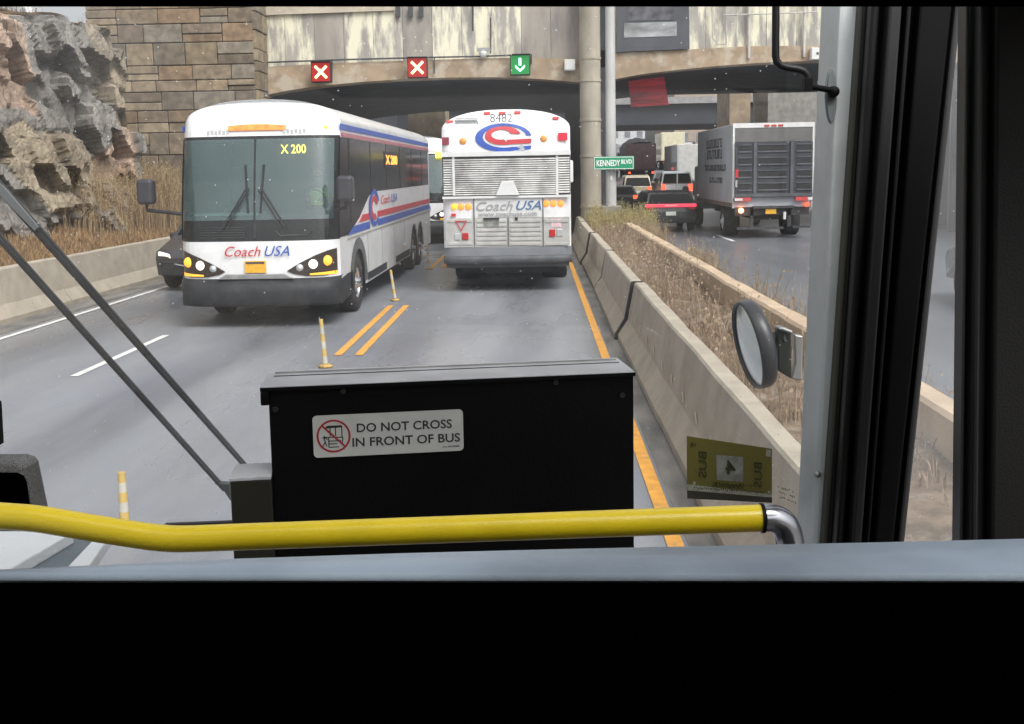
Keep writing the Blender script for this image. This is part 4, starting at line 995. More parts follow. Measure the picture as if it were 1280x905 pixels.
# ================================================================ CARS, VANS, TRUCKS
def car(name, label, cat, loc, rz, paint, L=4.7, W=1.88, H=1.7, belt=1.0, style='suv', group=None, lights=True, front_on=False, plate=None, strip=False):
    t = thing(name, label, cat, loc, rz, group)
    hw = W/2
    if style == 'suv': pr = [(0, .42), (-.02, .75), (.03, belt), (.38, H-.08), (.62, H), (L*.62, H-.03), (L*.76, belt+.08), (L*.96, belt-.14), (L, .75), (L-.03, .35)]
    elif style == 'van': pr = [(0, .40), (0, 1.0), (.05, belt), (.16, H-.06), (.4, H), (L*.78, H-.02), (L*.90, belt+.05), (L*.985, .95), (L, .7), (L-.03, .35)]
    else: pr = [(0, .42), (0, .8), (.08, belt), (.7, belt+.05), (1.35, H-.03), (L*.42, H), (L*.56, H-.05), (L*.76, belt+.02), (L*.96, belt-.2), (L, .7), (L-.03, .32)]
    inw = lambda z: hw - max(0, (z-belt)/(H-belt))*.20 - max(0, .6-z)*.10
    def endin(y): return .10*max(0, (y-L+.5)/.5)**2 + .07*max(0, (.35-y)/.35)**2
    n = len(pr); b = MB()
    xs = [-1, -.93, -.6, 0, .6, .93, 1]
    vs = []
    for (y, z) in pr:
        for k in xs:
            bulge = .06*(1-k*k)
            yy = y + (bulge if y > L*.5 and z < belt+.1 else (-bulge if y < .2 else 0)); zz = z - (.03 if abs(k) == 1 else 0)*(z > .6)
            vs.append((k*(inw(z)-endin(y)), yy, zz))
    m_ = len(xs)
    for i in range(n):
        j = (i+1) % n
        for k in range(m_-1): b.add([], []); b.f.append([i*m_+k, i*m_+k+1, j*m_+k+1, j*m_+k]); b.m.append(0); b.s.append(False)
    b.v = [Vector(q) for q in vs]; b.c = [(.5, .5, .5)]*len(vs)
    b.f.append([i*m_ for i in range(n)]); b.m.append(0); b.s.append(False)
    b.f.append([i*m_+m_-1 for i in range(n)][::-1]); b.m.append(0); b.s.append(False)
    b.build('body', paint, t, world=False, bevel=.03, seg=2)
    def quad(y0, z0, y1, z1, k=.86, off=.012, name='rear_window'):
        d = Vector((0, y1-y0, z1-z0)); nrm = Vector((0, -(z1-z0), (y1-y0))).normalized()
        if nrm.z < 0: nrm = -nrm
        if y0 < L/2 and nrm.y > 0: nrm = -nrm
        o = nrm*off + Vector((0, -.055 if y0 < .3 else (.055 if y0 > L/2 and z0 < belt+.3 else 0), 0))*0
        b = MB(); b.add([Vector((-k*inw(z0), y0, z0))+o, Vector((k*inw(z0), y0, z0))+o, Vector((k*inw(z1), y1, z1))+o, Vector((-k*inw(z1), y1, z1))+o], [(0, 1, 2, 3)]); return b.build(name, dglass, t, world=False)
    def lerp(p, q, a): return (p[0]+(q[0]-p[0])*a, p[1]+(q[1]-p[1])*a)
    i0 = 3 if style == 'sedan' else 2
    p, q = lerp(pr[i0], pr[i0+1], .1), lerp(pr[i0], pr[i0+1], .86); quad(p[0]-.075 if style != 'sedan' else p[0], p[1], q[0]-.075 if style != 'sedan' else q[0], q[1], name='rear_window')
    a_, c_ = (5, 6) if style != 'sedan' else (6, 7)
    p, q = lerp(pr[a_], pr[c_], .1), lerp(pr[a_], pr[c_], .92); quad(q[0], q[1], p[0], p[1], name='windscreen')
    for s in (-1, 1):
        z0, z1 = belt+.06, H-.12; ya = (.45 if style != 'sedan' else 1.0); yb = L*.60; yc = L*.72
        for (y0, y1, y2, y3) in ((ya, ya+.32, L*.36, L*.36), (L*.38, L*.38, yb, yc)):
            b = MB(); X0, X1 = s*(inw(z0)+.012), s*(inw(z1)+.012)
            b.add([(X0, y0, z0), (X1, y1, z1), (X1, y2, z1), (X0, y3, z0)], [(0, 1, 2, 3)]); b.build('side_window', dglass, t, world=False)
        for y in (.19*L, .80*L): wheel(t, s*(hw-.12), y, .35, .22, rim=steel, out=s)
        # lamps
        x = s*(hw-.20)
        b = MB(); b.box((x-.11, -.09, .82 if style != 'van' else .95), (x+.11, .06, 1.02 if style != 'van' else 1.35)); b.build('tail_light', red_on if lights else red_l, t, world=False, bevel=.02)
        x = s*(hw-.30); b = MB(); b.prism([(x-.17, L-.12, .70), (x+.15, L-.17, .72), (x+.17, L-.22, .86), (x-.10, L-.12, .80)], (0, .16, 0)); b.build('headlight', lamp_on if front_on else clear_l, t, world=False, bevel=.02)
        b = MB(); b.box((s*(hw+.02) - .09, L*.66, belt+.02), (s*(hw+.02)+.09, L*.70, belt+.18)); b.build('wing_mirror', paint, t, world=False, bevel=.04)
    b = MB(); b.box((-.18, -.085, .62), (.18, -.06, .76)); b.build('number_plate', plate or mat('white_plate', (.7, .72, .68), .5, var=.1), t, world=False)
    b = MB(); b.box((-hw+.10, -.07, .34), (hw-.10, .08, .56)); b.build('rear_bumper', bump_gr, t, world=False, bevel=.03)
    b = MB(); b.box((-hw+.22, L-.08, .34), (hw-.22, L+.07, .66)); b.build('grille', black_rub, t, world=False, bevel=.03)
    if strip:
        b = MB(); b.box((-hw+.05, -.105, .92), (hw-.05, .03, 1.04)); b.build('light_strip', mat('red_light_strip', (.6, .03, .05), .3, var=0, emit=(1, .06, .12), es=.75), t, world=False, bevel=.02)
        b = MB(); b.box((-.22, -.115, .965), (.22, -.106, 1.0)); b.build('badge_strip', mat('pale_strip', (.75, .6, .6), .4, var=.2, scale=30), t, world=False)
    return t
pt = lambda n, c, r=.25: mat(n, c, r, var=.04, coat=.5, dirt=((.2, .19, .18), .25, 2, .5, .8))
# dark car beside the oncoming coach, facing us
sv = car('car', 'dark crossover half hidden behind the oncoming coach, one headlight lit', 'car', (-7.22, 26.6, 0), R(178.5), pt('dark_metal_paint', (.035, .033, .038)), L=4.6, W=1.86, H=1.62, belt=1.02, front_on=True)
b = MB(); b.tube([(.75, 4.52, .80), (.52, 4.63, .62), (.2, 4.69, .56), (-.2, 4.69, .56), (-.52, 4.63, .62), (-.75, 4.52, .80)], .02, 8); b.build('grille_trim', chrome, sv, world=False)
b = MB(); b.box((.55, 4.56, .42), (.72, 4.62, .50)); b.build('fog_lamp', clear_l, sv, world=False)
gz = .12
car('car', 'dark car with a full-width red light strip at the back', 'car', (4.87, 38, gz), 0, pt('charcoal_paint', (.03, .032, .036)), L=4.8, W=1.95, H=1.52, belt=.98, style='suv', strip=True, lights=False)
van = car('van', 'white van with two rear windows ahead of the dark car', 'van', (8.45, 63, gz), 0, pt('van_white', (.62, .64, .67)), L=5.2, W=2.05, H=2.15, belt=1.35, style='van')
b = MB(); b.box((-.03, -.14, .6), (.03, -.05, 2.0)); b.build('door_seam', frame_m, van, world=False)
b = MB(); disc(b, (.5, -.14, 1.05), .20, (0, 1, 0), .04); b.build('spare_emblem', dark_t, van, world=False)
car('car', 'beige minivan between the sign pole and the white van', 'car', (6.4, 66, .3), 0, pt('beige_paint', (.42, .36, .24)), L=4.8, W=1.9, H=1.75, group='cars queuing beyond the arch')
car('car', 'dark saloon just right of the sign pole under the green sign', 'car', (4.2, 52, gz), 0, pt('blackish_paint', (.03, .035, .045)), L=4.7, W=1.85, H=1.48, belt=.95, style='sedan', group='cars queuing beyond the arch')
car('car', 'dark blue car nearly hidden left of the sign pole', 'car', (3.6, 64, gz), 0, pt('navy_paint', (.03, .05, .10)), L=4.6, W=1.85, H=1.5, belt=.95, style='sedan', group='cars queuing beyond the arch')
extra = [(6.2, 77, 'grey car with bright tail lights behind the beige minivan', (.2, .2, .21)), (6.4, 88, 'silver car far up the queue between the pole and the dark load', (.45, .46, .47)), (12.4, 101, 'red car far up the queue by the box truck nose', (.35, .03, .03)),
         (9.8, 114, 'small white car near the far end of the queue', (.6, .6, .6)), (13.2, 128, 'tiny black car near the far end of the queue', (.03, .03, .03)), (6.6, 100, 'far blue car seen beside the dark load', (.05, .09, .2))]
extra = []
for i, (x, y, lb, c_) in enumerate(extra):
    car('car', lb, 'car', (x, y, gz), 0, pt('queue_paint_%s' % lb.split()[0], c_), L=4.6, W=1.85, H=1.55, belt=.98, group='cars queuing beyond the arch')
protos = []
for k, (nm, c_, st) in enumerate((('silver', (.45, .46, .47), 'suv'), ('black', (.03, .03, .035), 'sedan'), ('white', (.62, .63, .64), 'van'), ('red', (.32, .03, .03), 'sedan'), ('dark blue', (.04, .06, .13), 'suv'), ('grey', (.2, .2, .21), 'sedan'))):
    t = car('car', 'x', 'car', (0, -50, 0), 0, pt('queue_paint_' + nm.replace(' ', '_'), c_), L=4.7 if st != 'van' else 5.3, W=1.88, H={'suv': 1.68, 'sedan': 1.45, 'van': 2.2}[st], belt={'suv': 1.0, 'sedan': .95, 'van': 1.3}[st], style=st, group='cars queuing beyond the arch')
    protos.append((nm, t, st))
qr = random.Random(21); used_p = set(); num = ['first', 'second', 'third', 'fourth', 'fifth', 'sixth', 'seventh', 'eighth', 'ninth', 'tenth', 'eleventh', 'twelfth']
for li, (lane, lname) in enumerate(((4.6, 'left'), (8.0, 'middle'), (11.4, 'right'))):
    yq = (84, 104, 86)[li]; n_ = 0
    while yq < 190:
        k = qr.randrange(6) if len(used_p) > 5 else [q for q in range(6) if q not in used_p][0]
        nm, t, st = protos[k]; c = t if k not in used_p else copy_tree(t); used_p.add(k)
        c.location = (lane + far_x(yq) + qr.uniform(-.2, .2), yq, far_z(yq) + .005); c.rotation_euler = (R(2.4), 0, -math.atan(.0022*(yq-55)))
        c['label'] = '%s %s, %s in the %s lane of the far queue' % (nm, 'van' if st == 'van' else 'car', num[n_], lname); c['category'] = 'van' if st == 'van' else 'car'
        n_ += 1; yq += qr.uniform(7.5, 11.5)
# slit-side dark suv, level with our own bus on the right roadway
car('car', 'dark grey car on the right roadway seen through the narrow door pane', 'car', (8.0, 13.5, gz), 0, pt('slate_paint', (.10, .11, .13)), L=4.8, W=1.95, H=1.6)

# box truck with tail lift
TX, TY = 7.655, 34.0
tr = thing('box_truck', 'white box truck with dark ribbed tail lift and yellow plate', 'truck', (TX, TY, gz))
hw = 1.295; TH = 3.70
whb = mat('truck_white', (.66, .69, .74), .4, var=.08, scale=1.2, dirt=((.3, .3, .32), .5, 1.0, .5, .8))
MB().box((-hw, .05, 1.02), (hw, 7.4, TH)).build('cargo_box', whb, tr, world=False, bevel=.03)
q = MB(); q.box((-hw-.01, -.02, TH-.13), (hw+.01, .06, TH+.02)); q.box((-hw-.01, -.02, 1.0), (-hw+.05, .06, TH-.131)); q.box((hw-.05, -.02, 1.0), (hw+.01, .06, TH-.131)); q.build('rear_frame', mat('frame_white', (.72, .72, .72), .4, var=.08), tr, world=False)
q = MB()
for x in (-.14-.16, -.08, .14): q.box((x, -.04, TH-.10), (x+.16, -.021, TH-.04))
q.build('roof_marker', mat('dull_red_lens', (.5, .06, .05), .4, var=.1), tr, world=False)
q = MB(); q.box((-hw+.05, -.01, 3.12), (hw-.05, .04, TH-.14)); q.build('roller_door', mat('roller_grey', (.14, .137, .135), .6, var=.12), tr, world=False)
lift_m = mat('tail_lift_metal', (.06, .063, .075), .5, var=.25, scale=3, metal=.3, dirt=((.05, .05, .055), .6, 3, .5, .75))
q = MB(); q.box((-hw+.06, -.10, 1.35), (hw-.06, -.02, 3.11)); lift = q.build('tail_lift', lift_m, tr, world=False)
q = MB()
for k in range(4):
    z = 1.55 + k*.41
    for (a, c_) in ((-hw+.16, -.72), (-.52, .42), (.72, hw-.10)):
        q.box((a, -.135, z), (c_, -.101, z+.05)); q.box((a, -.125, z+.23), (c_, -.101, z+.26))
for x in (-.66, .52): q.box((x, -.15, 1.36), (x+.10, -.101, 3.10))
q.box((-hw+.06, -.16, 1.36), (hw-.06, -.101, 1.46)); q.build('lift_rib', mat('lift_rib_metal', (.12, .125, .14), .45, var=.2, metal=.3), lift, world=False)
q = MB()
for k in range(4):
    z = 1.62 + k*.41
    for (a, c_) in ((-hw+.16, -.72), (-.50, .40), (.72, hw-.10)): q.box((a, -.11, z), (c_, -.101, z+.13))
q.build('lift_recess', black_rub, lift, world=False)
q = MB(); q.box((-hw+.30-.26, -.17, 1.22), (-hw+.55, -.10, 1.34)); q.box((hw-.60, -.17, 1.22), (hw-.22, -.10, 1.34)); q.build('red_reflector', mat('reflect_red', (.6, .08, .08), .4, var=.1), tr, world=False)
q = MB(); q.box((-hw+.0, -.17, 1.23), (-hw+.03+.0, -.10, 1.33)); q.box((-hw, -.17, 1.23), (-hw+.04, -.1, 1.33)); q.box((hw-.21, -.17, 1.24), (hw, -.10, 1.32)); q.build('white_reflector', MATS['frame_white'], tr, world=False)
q = MB(); q.box((-hw+.03, -.19, 1.24), (-hw+.28, -.172, 1.32)); q.build('white_reflector', MATS['frame_white'], tr, world=False)
q = MB(); q.box((-hw+.06, -.14, 1.98), (-hw+.15, -.1, 2.25)); q.build('side_reflector', redp, tr, world=False)
q = MB(); q.box((-hw+.06, -.14, 1.68), (-hw+.12, -.1, 1.9)); q.build('side_reflector', clear_l, tr, world=False)
q = MB(); q.box((-.65, -.1, .98), (.65, .1, 1.06)); q.box((-1.15, -.02, .30), (.35, .10, .38)); q.box((.65, -.02, .33), (1.2, .1, .40)); q.box((-1.2, .1, .75), (1.2, .3, 1.0)); q.box((-.7, .1, .38), (-.6, .2, 1.0)); q.box((.5, .1, .38), (.62, .2, 1.3)); q.build('under_frame', mat('under_dark', (.05, .05, .055), .7, var=.25), tr, world=False)
q = MB(); disc(q, (-1.03, -.06, .92), .085, (0, 1, 0), .05); q.build('tail_light', mat('hot_red_lamp', (.9, .2, .05), .3, var=0, emit=(1, .30, .12), es=6), tr, world=False)
q = MB(); disc(q, (1.08, -.06, 1.08), .07, (0, 1, 0), .05); q.build('tail_light', red_on, tr, world=False)
q = MB(); q.box((-.24, -.06, .80), (.10, -.03, .96)); q.build('number_plate', plate_y, tr, world=False)
q = MB(); q.tube([(.37, -.05, .62), (.37, -.05, .86)], .05, 10); q.build('gas_bottle', frame_m, tr, world=False)
for s in (-1, 1):
    wheel(tr, s*(hw-.28), 2.0, .48, .52, rim=frame_m, out=s); wheel(tr, s*(hw-.16), 8.2, .46, .28, rim=frame_m, out=s)
q = MB(); q.box((-.45, .3, .6), (.45, 8.4, 1.0)); q.build('chassis', black_rub, tr, world=False)
q = MB(); q.box((-1.1, 7.6, .7), (1.1, 9.6, 2.4)); q.build('cab', whb, tr, world=False, bevel=.12, seg=3)
q = MB(); q.box((-hw-.012, .05, 1.04), (-hw-.001, 7.4, 1.16)); q.build('side_rail', mat('side_rail_brown', (.22, .17, .13), .6, var=.2), tr, world=False)
# side writing: illegible dark strokes in rows
q = MB(); rnd = random.Random(11)
for (z0, z1, ya, yb) in ((3.0, 3.32, 2.0, 5.2), (2.62, 2.95, 2.0, 5.2), (2.2, 2.42, 1.3, 5.4), (1.78, 1.98, 1.9, 4.6)):
    y = ya
    while y < yb:
        w_ = rnd.uniform(.10, .22); X = -hw-.012
        q.box((X, y, z0), (X+.01, y+.07, z1)); q.box((X, y+.07, z1-.06 if rnd.random() < .6 else z0), (X+.01, y+w_, z1 if rnd.random() < 2 else z1)) if rnd.random() < .5 else q.box((X, y+.07, z0), (X+.01, y+w_, z0+.06))
        y += w_ + .10
q.build('side_lettering', dark_t, tr, world=False)
# farther box truck, tanker-like dark load
def truck2(loc, label, paint, W=2.5, H=3.6, L=7):
    t = thing('box_truck', label, 'truck', loc, 0, 'trucks queuing beyond the arch')
    MB().box((-W/2, 0, 1.0), (W/2, L, H)).build('cargo_box', paint, t, world=False, bevel=.04)
    MB().box((-W/2+.1, -.03, 1.1), (W/2-.1, -.002, H-.15)).build('rear_door', mat('truck_door_' + paint.name, tuple(paint.node_tree.nodes['Principled BSDF'].inputs[0].default_value[:3]), .5, var=.1), t, world=False)
    MB().box((-1.1, L+.1, .7), (1.1, L+2, 2.4)).build('cab', paint, t, world=False, bevel=.1)
    MB().box((-.9, -.05, .5), (.9, L, .98)).build('chassis', black_rub, t, world=False)
    for s in (-1, 1):
        wheel(t, s*(W/2-.2), 1.6, .48, .4, rim=steel, out=s); wheel(t, s*(W/2-.2), L+1, .48, .3, rim=steel, out=s)
        MB().box((s*.95-.1, -.06, .72), (s*.95+.1, -.01, .86)).build('tail_light', red_on, t, world=False)
    return t
truck2((10.9, 72, .55), 'pale box truck left of the nearer white truck, in the queue', pt('pale_truck_paint', (.52, .52, .50), .5), H=3.5)
truck2((far_x(118)+8.0, 94, far_z(94)) if False else (14.6, 112, far_z(112)+.0), 'cream box truck far ahead in the queue above the dark load', pt('cream_truck_paint', (.62, .58, .42), .5), H=4.0, L=6)
t = thing('tipper_truck', 'dark truck with heaped covered load behind the green sign', 'truck', (9.0, 90, far_z(90)-.02), 0, 'trucks queuing beyond the arch')
q = MB(); q.box((-1.28, 0, 1.0), (1.28, 7, 3.1)); q.build('tipper_body', mat('maroon_body', (.05, .025, .03), .6, var=.3), t, world=False)
q = MB(); q.grid(lambda u, v: (-1.3+2.6*u, .05+6.9*v, 3.1 + .75*math.sin(math.pi*u)**.5*math.sin(math.pi*(.15+.7*v)) + .12*noise.noise(Vector((u*7, v*9, 1)))), 18, 18); q.build('covered_load', mat('black_tarp', (.02, .02, .022), .8, var=.3), t, world=False)
q = MB(); q.box((-1.29, -.04, 1.1), (1.29, 0, 3.3)); q.build('tailgate', MATS['maroon_body'], t, world=False)
for s in (-1, 1):
    wheel(t, s*1.0, 1.5, .5, .5, rim=steel, out=s); wheel(t, s*1.0, 7.6, .5, .3, rim=steel, out=s); MB().box((s*1-.1, -.08, .75), (s*1+.1, -.041, .9)).build('tail_light', red_on, t, world=False)
q = MB(); q.box((-1.1, 7.2, .6), (1.1, 9, 2.7)); q.build('cab', MATS['maroon_body'], t, world=False, bevel=.1)
# buildings far away in the bright gap
wn = mat('far_window', (.20, .21, .23), .4, var=.3, scale=.5)
for i, (x, y, w_, d_, h, c_, lb) in enumerate(((8, 210, 16, 20, 9, (.5, .46, .40), 'low cream building far away beyond the traffic'), (32, 190, 14, 30, 12, (.36, .30, .25), 'brown brick building far away at the right of the road'),
                                              (-24, 240, 22, 20, 11, (.45, .46, .48), 'grey flat building far away left of the road'), (21, 260, 12, 20, 13, (.55, .55, .56), 'white tall block far away between two others'))):
    t = thing('building', lb, 'building', (x, y, 0), 0, 'far buildings')
    h += 9
    MB().box((-w_/2, 0, 0), (w_/2, d_, h)).build('wall', mat('far_wall_%s' % lb.split()[1], c_, .8, var=.15), t, world=False)
    MB().box((-w_/2-.2, -.2, h), (w_/2+.2, d_+.2, h+.5)).build('roof', conc_d, t, world=False)
    for fl in range(int(h//3)):
        for k in range(int(w_//3)):
            MB().box((-w_/2+1+k*3, -.06, 1.1+fl*3), (-w_/2+2.4+k*3, -.01, 2.6+fl*3)).build('window', wn, t, world=False)
# ================================================================ VEGETATION
def blades(n, place, h0, h1, w, cols, lean=.35, branch=0.0, seed=1, seedhead=0):
    rnd = random.Random(seed); b = MB()
    for _ in range(n):
        x, y, z = place(rnd); h = rnd.uniform(h0, h1)*rnd.uniform(.6, 1); a = rnd.uniform(0, 6.283); l = rnd.uniform(.05, lean)*h
        c = rnd.choice(cols); k = rnd.uniform(.7, 1.25); c = tuple(q*k for q in c); ww = w*rnd.uniform(.6, 1.4)
        px, py = math.cos(a+1.57)*ww, math.sin(a+1.57)*ww*.3; px = px if abs(px) > ww*.4 else ww*.4
        mx_, my_ = x + math.cos(a)*l*.35, y + math.sin(a)*l*.35; tx, ty = x + math.cos(a)*l, y + math.sin(a)*l
        b.add([(x-px, y-py, z-.05), (x+px, y+py, z-.05), (mx_+px*.8, my_+py*.8, z+h*.55), (mx_-px*.8, my_-py*.8, z+h*.55), (tx, ty, z+h)], [(0, 1, 2, 3), (3, 2, 4)], col=c)
        if rnd.random() < branch:
            for q in range(rnd.randint(3, 8)):
                t = rnd.uniform(.35, .95); bx, by, bz = x+(tx-x)*t*t, y+(ty-y)*t*t, z+h*t; aa = rnd.uniform(0, 6.28); bl = rnd.uniform(.05, .16)*(1.3-t)*min(1.6, h*1.6)
                ex, ey, ez = bx+math.cos(aa)*bl, by+math.sin(aa)*bl, bz+bl*rnd.uniform(.3, 1.1); sw = ww*.55
                b.add([(bx-sw, by, bz), (bx+sw, by, bz), (ex, ey, ez)], [(0, 1, 2)], col=c)
                if seedhead and rnd.random() < seedhead:
                    r_ = rnd.uniform(.008, .02); cc = tuple(min(1, q*1.2) for q in c)
                    b.add([(ex-r_, ey, ez-r_), (ex+r_, ey, ez-r_*.5), (ex+r_*.4, ey, ez+r_*1.4), (ex-r_*.8, ey+r_, ez+r_*.6)], [(0, 1, 2, 3)], col=cc)
    return b
m_veg = mat('dry_stems', (.3, .22, .14), .9, var=0, attr=True)
tanc = [(.29, .22, .15), (.24, .175, .12), (.35, .28, .20), (.19, .135, .10), (.28, .21, .15)]
straw = [(.34, .27, .17), (.27, .205, .125), (.31, .23, .14), (.22, .16, .10), (.19, .14, .095)]
def pl_med(r):
    for _ in range(6):
        y = 4 + 31*r.random()**.8; x = 1.58 + 1.05*r.random()
        if noise.noise(Vector((x*1.6, y*.9, 8))) > .02: break
    return (x, y, med_h(x, y))
b = blades(6500, pl_med, .04, .17, .006, tanc, .8, .5, 1)
tag(b.build('dry_weeds', m_veg, attr=True), 'low brown dry weeds covering the median between the barriers', 'weeds', kind='stuff')
def pl_cl(r):
    cs = [(1.9, 9.5), (2.3, 12), (2.0, 15), (2.4, 18), (2.1, 21), (1.9, 24), (2.4, 27), (2.0, 30), (2.3, 32.5), (1.8, 34), (2.5, 22), (1.8, 18)]
    c = r.choice(cs); x = c[0] + r.gauss(0, .22); y = c[1] + r.gauss(0, 1.0); x = min(2.6, max(1.6, x)); return (x, y, med_h(x, y))
b = blades(2800, pl_cl, .2, .62, .0035, tanc, .7, .8, 2, .12)
tag(b.build('dry_brush', m_veg, attr=True), 'tangled taller brown brush in clumps along the median', 'brush', kind='stuff')
def pl_far(r):
    y = 7 + 29*r.random()**.6; x = 2.92 + abs(r.gauss(0, .22))
    for _ in range(5):
        if noise.noise(Vector((x*.8, y*.8, 18))) > .0: break
        y = 7 + 29*r.random()**.6
    return (x, y, .30)
b = blades(4200, pl_far, .25, .95, .004, straw, .5, .75, 3, .12)
tag(b.build('tall_dry_grass', m_veg, attr=True), 'tall straw-coloured grass between the tan barrier and the right road', 'grass', kind='stuff')
gy = [(.30, .26, .10), (.26, .24, .09), (.36, .28, .13), (.24, .19, .10)]
def pl_pole(r): return (1.7 + 2.0*r.random(), 31.5 + 4*r.random(), .45)
b = blades(1500, pl_pole, .3, 1.1, .009, gy, .4, .7, 4, .5)
tag(b.build('tall_dry_grass', m_veg, attr=True), 'yellow-green tall grass round the base of the sign pole', 'grass', kind='stuff')
# left bank
def pl_bank(r):
    x = -9.7 - 3.7*r.random(); y = 8 + 28*r.random(); return (x, y, bank(x, y))
b = blades(26000, pl_bank, .08, .34, .010, [(.30, .19, .09), (.24, .15, .075), (.36, .25, .13), (.19, .12, .07), (.28, .17, .08)], .7, .15, 5)
tag(b.build('dry_bank_grass', m_veg, attr=True), 'rusty dry grass over the bank above the left barrier', 'grass', kind='stuff')
def pl_bush(r):
    cs = [(-12.6, 29.5, .7), (-12.3, 31.5, 1.2), (-11.6, 33, 1.0), (-12.6, 33.6, 1.0), (-11.6, 32, .9), (-10.6, 34, .8), (-11.2, 34.6, .8)]
    c = r.choice(cs); x = c[0] + r.gauss(0, .42); y = c[1] + r.gauss(0, .7); return (x, y, bank(x, y))
b = blades(7500, pl_bush, .7, 2.3, .009, [(.34, .25, .14), (.26, .18, .10), (.40, .31, .18), (.22, .15, .10)], .35, .9, 6, .7)
tag(b.build('dry_brush', m_veg, attr=True), 'tall tan brush growing against the rock beside the stone wall', 'brush', kind='stuff')
def pl_top(r):
    y = 24 + 11*r.random(); return (-15.0 - .8*r.random(), y, rock_top(y) + .1)
b = blades(700, pl_top, .2, .8, .012, [(.12, .09, .07), (.2, .14, .1)], .5, .9, 8)
tag(b.build('bare_twigs', m_veg, attr=True), 'bare dark twigs along the top edge of the rock', 'twigs', kind='stuff')

# ================================================================ OUR OWN BUS
bus = thing('transit_bus', 'inside front of the bus carrying the camera with windscreen, yellow rail and dark door frame', 'bus', (0, 1.8, 0))
trim_black = mat('black_trim', (.004, .004, .0045), .6, spec=.15, var=.2, scale=10)
trim_b2 = mat('black_trim_edge', (.010, .010, .0105), .45, spec=.3, var=.2, scale=10)
void_black = mat('matt_black_panel', (.0004, .0004, .0004), .95, var=0, spec=.0)
pill = mat('grey_painted_pillar', (.78, .84, .84), .40, var=.05, scale=5, dirt=((.24, .27, .28), .35, 7, .5, .8))
# windscreen pane
def pane(name, px, Y, m, th=.0):
    q = MB(); q.add([P(x, y, Y) for x, y in px], [tuple(range(len(px)))]); return q.build(name, m, bus)
YW = 1.98
ws = pane('windscreen', [(-90, -60), (1040, -60), (1006, 760), (-90, 760)], YW, glass('windscreen_pane', (.96, .97, .97), .055, .03, drops=True, haze=.034))
# black header added to fill the strip along the top edge
MB().slab([(-190, -75), (1500, -75), (1500, 8.3), (-190, 8.3)], 1.40, -.25).build('header_fill', void_black, bus)
q = MB(); q.prism([(-1.35, -3.5, 2.98), (1.35, -3.5, 2.98), (1.35, .55, 2.98), (-1.35, .55, 2.98)], (0, 0, .08)); q.build('roof', mat('unseen_roof_grey', (.35, .35, .34), .7, var=.05), bus)  # unseen roof, put in to shade the interior, stopped short for front light
q = MB(); q.prism([(-1.35, -3.5, .9), (1.35, -3.5, .9), (1.35, 2.0, .9), (-1.35, 2.0, .9)], (0, 0, .06)); q.build('floor', mat('floor_dark', (.05, .05, .055), .8, var=.1), bus)
# corner pillar, light grey
q = MB(); q.slab([(1027, -20), (1072, -20), (1026, 690), (994, 690)], 1.92, -.12); pillar = q.build('corner_pillar', pill, bus, bevel=.006)
q = MB()
c = P(1038.5, 120, 1.797)
def oval(b, cpx, cpy, rx, ry, Y, th, n=28, lean=0):
    pts = [P(cpx + rx*math.cos(2*math.pi*i/n) + lean*math.sin(2*math.pi*i/n), cpy + ry*math.sin(2*math.pi*i/n), Y) for i in range(n)]
    b.prism(pts[::-1], (0, -th, 0))
oval(q, 1038, 120, 7.5, 35, 1.799, .004); q.build('slot_rim', mat('slot_rim_grey', (.24, .27, .28), .4, var=.05), pillar, bevel=.001)
q = MB(); oval(q, 1038.5, 121, 4.6, 31, 1.794, .002); q.build('slot', mat('slot_shade', (.19, .215, .22), .6, var=.05), pillar)
q = MB(); q.lathe([(0, .006), (.004, .005), (.006, 0)], Matrix.Translation(P(1022, 593, 1.798)) @ Matrix.Rotation(math.pi/2, 4, 'X'), 14); q.build('screw', steel, pillar)
# dark door frame made of ribs at different depths
def strip(name, t0, t1, b0, b1, Y, th, m, y0=-20, y1=700, par=None, bev=.004):
    """t = x at y=8, b = x at y=672"""
    f = lambda t, b_, y: t + (b_-t)*(y-8)/664
    q = MB(); q.slab([(f(t0, b0, y0), y0), (f(t1, b1, y0), y0), (f(t1, b1, y1), y1), (f(t0, b0, y1), y1)], Y, th); return q.build(name, m, par or bus, bevel=bev)
strip('frame_seal', 1076, 1084, 1030, 1040, 1.775, .04, mat('olive_seal', (.07, .068, .055), .6, var=.1))
dfr = strip('door_frame', 1082, 1200, 1038, 1131, 1.76, .03, trim_black)
strip('frame_rib', 1090, 1100, 1046, 1055, 1.735, .03, trim_b2, par=dfr); strip('frame_rib', 1112, 1128, 1066, 1078, 1.72, .04, mat('rib_charcoal', (.018, .019, .020), .5, var=.1), par=dfr)
strip('frame_rib', 1134, 1140, 1083, 1088, 1.735, .03, trim_b2, par=dfr); strip('frame_rib', 1150, 1190, 1094, 1118, 1.73, .03, trim_black, par=dfr); strip('frame_rib', 1194, 1203, 1123, 1132, 1.75, .03, mat('rib_edge_grey', (.05, .05, .052), .4, var=.1), par=dfr)
q = pane('door_window', [(1110, -10), (1222, -10), (1222, 690), (1110, 690)], 1.86, glass('door_pane', (.92, .94, .96), .05, .06, haze=.20))
dp = strip('door_post', 1208, 1330, 1199, 1330, 1.55, -.10, trim_black, bev=.006)
strip('post_rib', 1208, 1212, 1200, 1204, 1.435, .03, mat('rib_edge_grey'), par=dp, bev=.002); strip('post_rib', 1222, 1240, 1214, 1232, 1.42, .04, trim_b2, par=dp); strip('post_rib', 1246, 1330, 1240, 1330, 1.40, .06, mat('leather_black', (.008, .008, .008), .55, spec=.2, var=.15, bump=.12, bscale=300), par=dp)
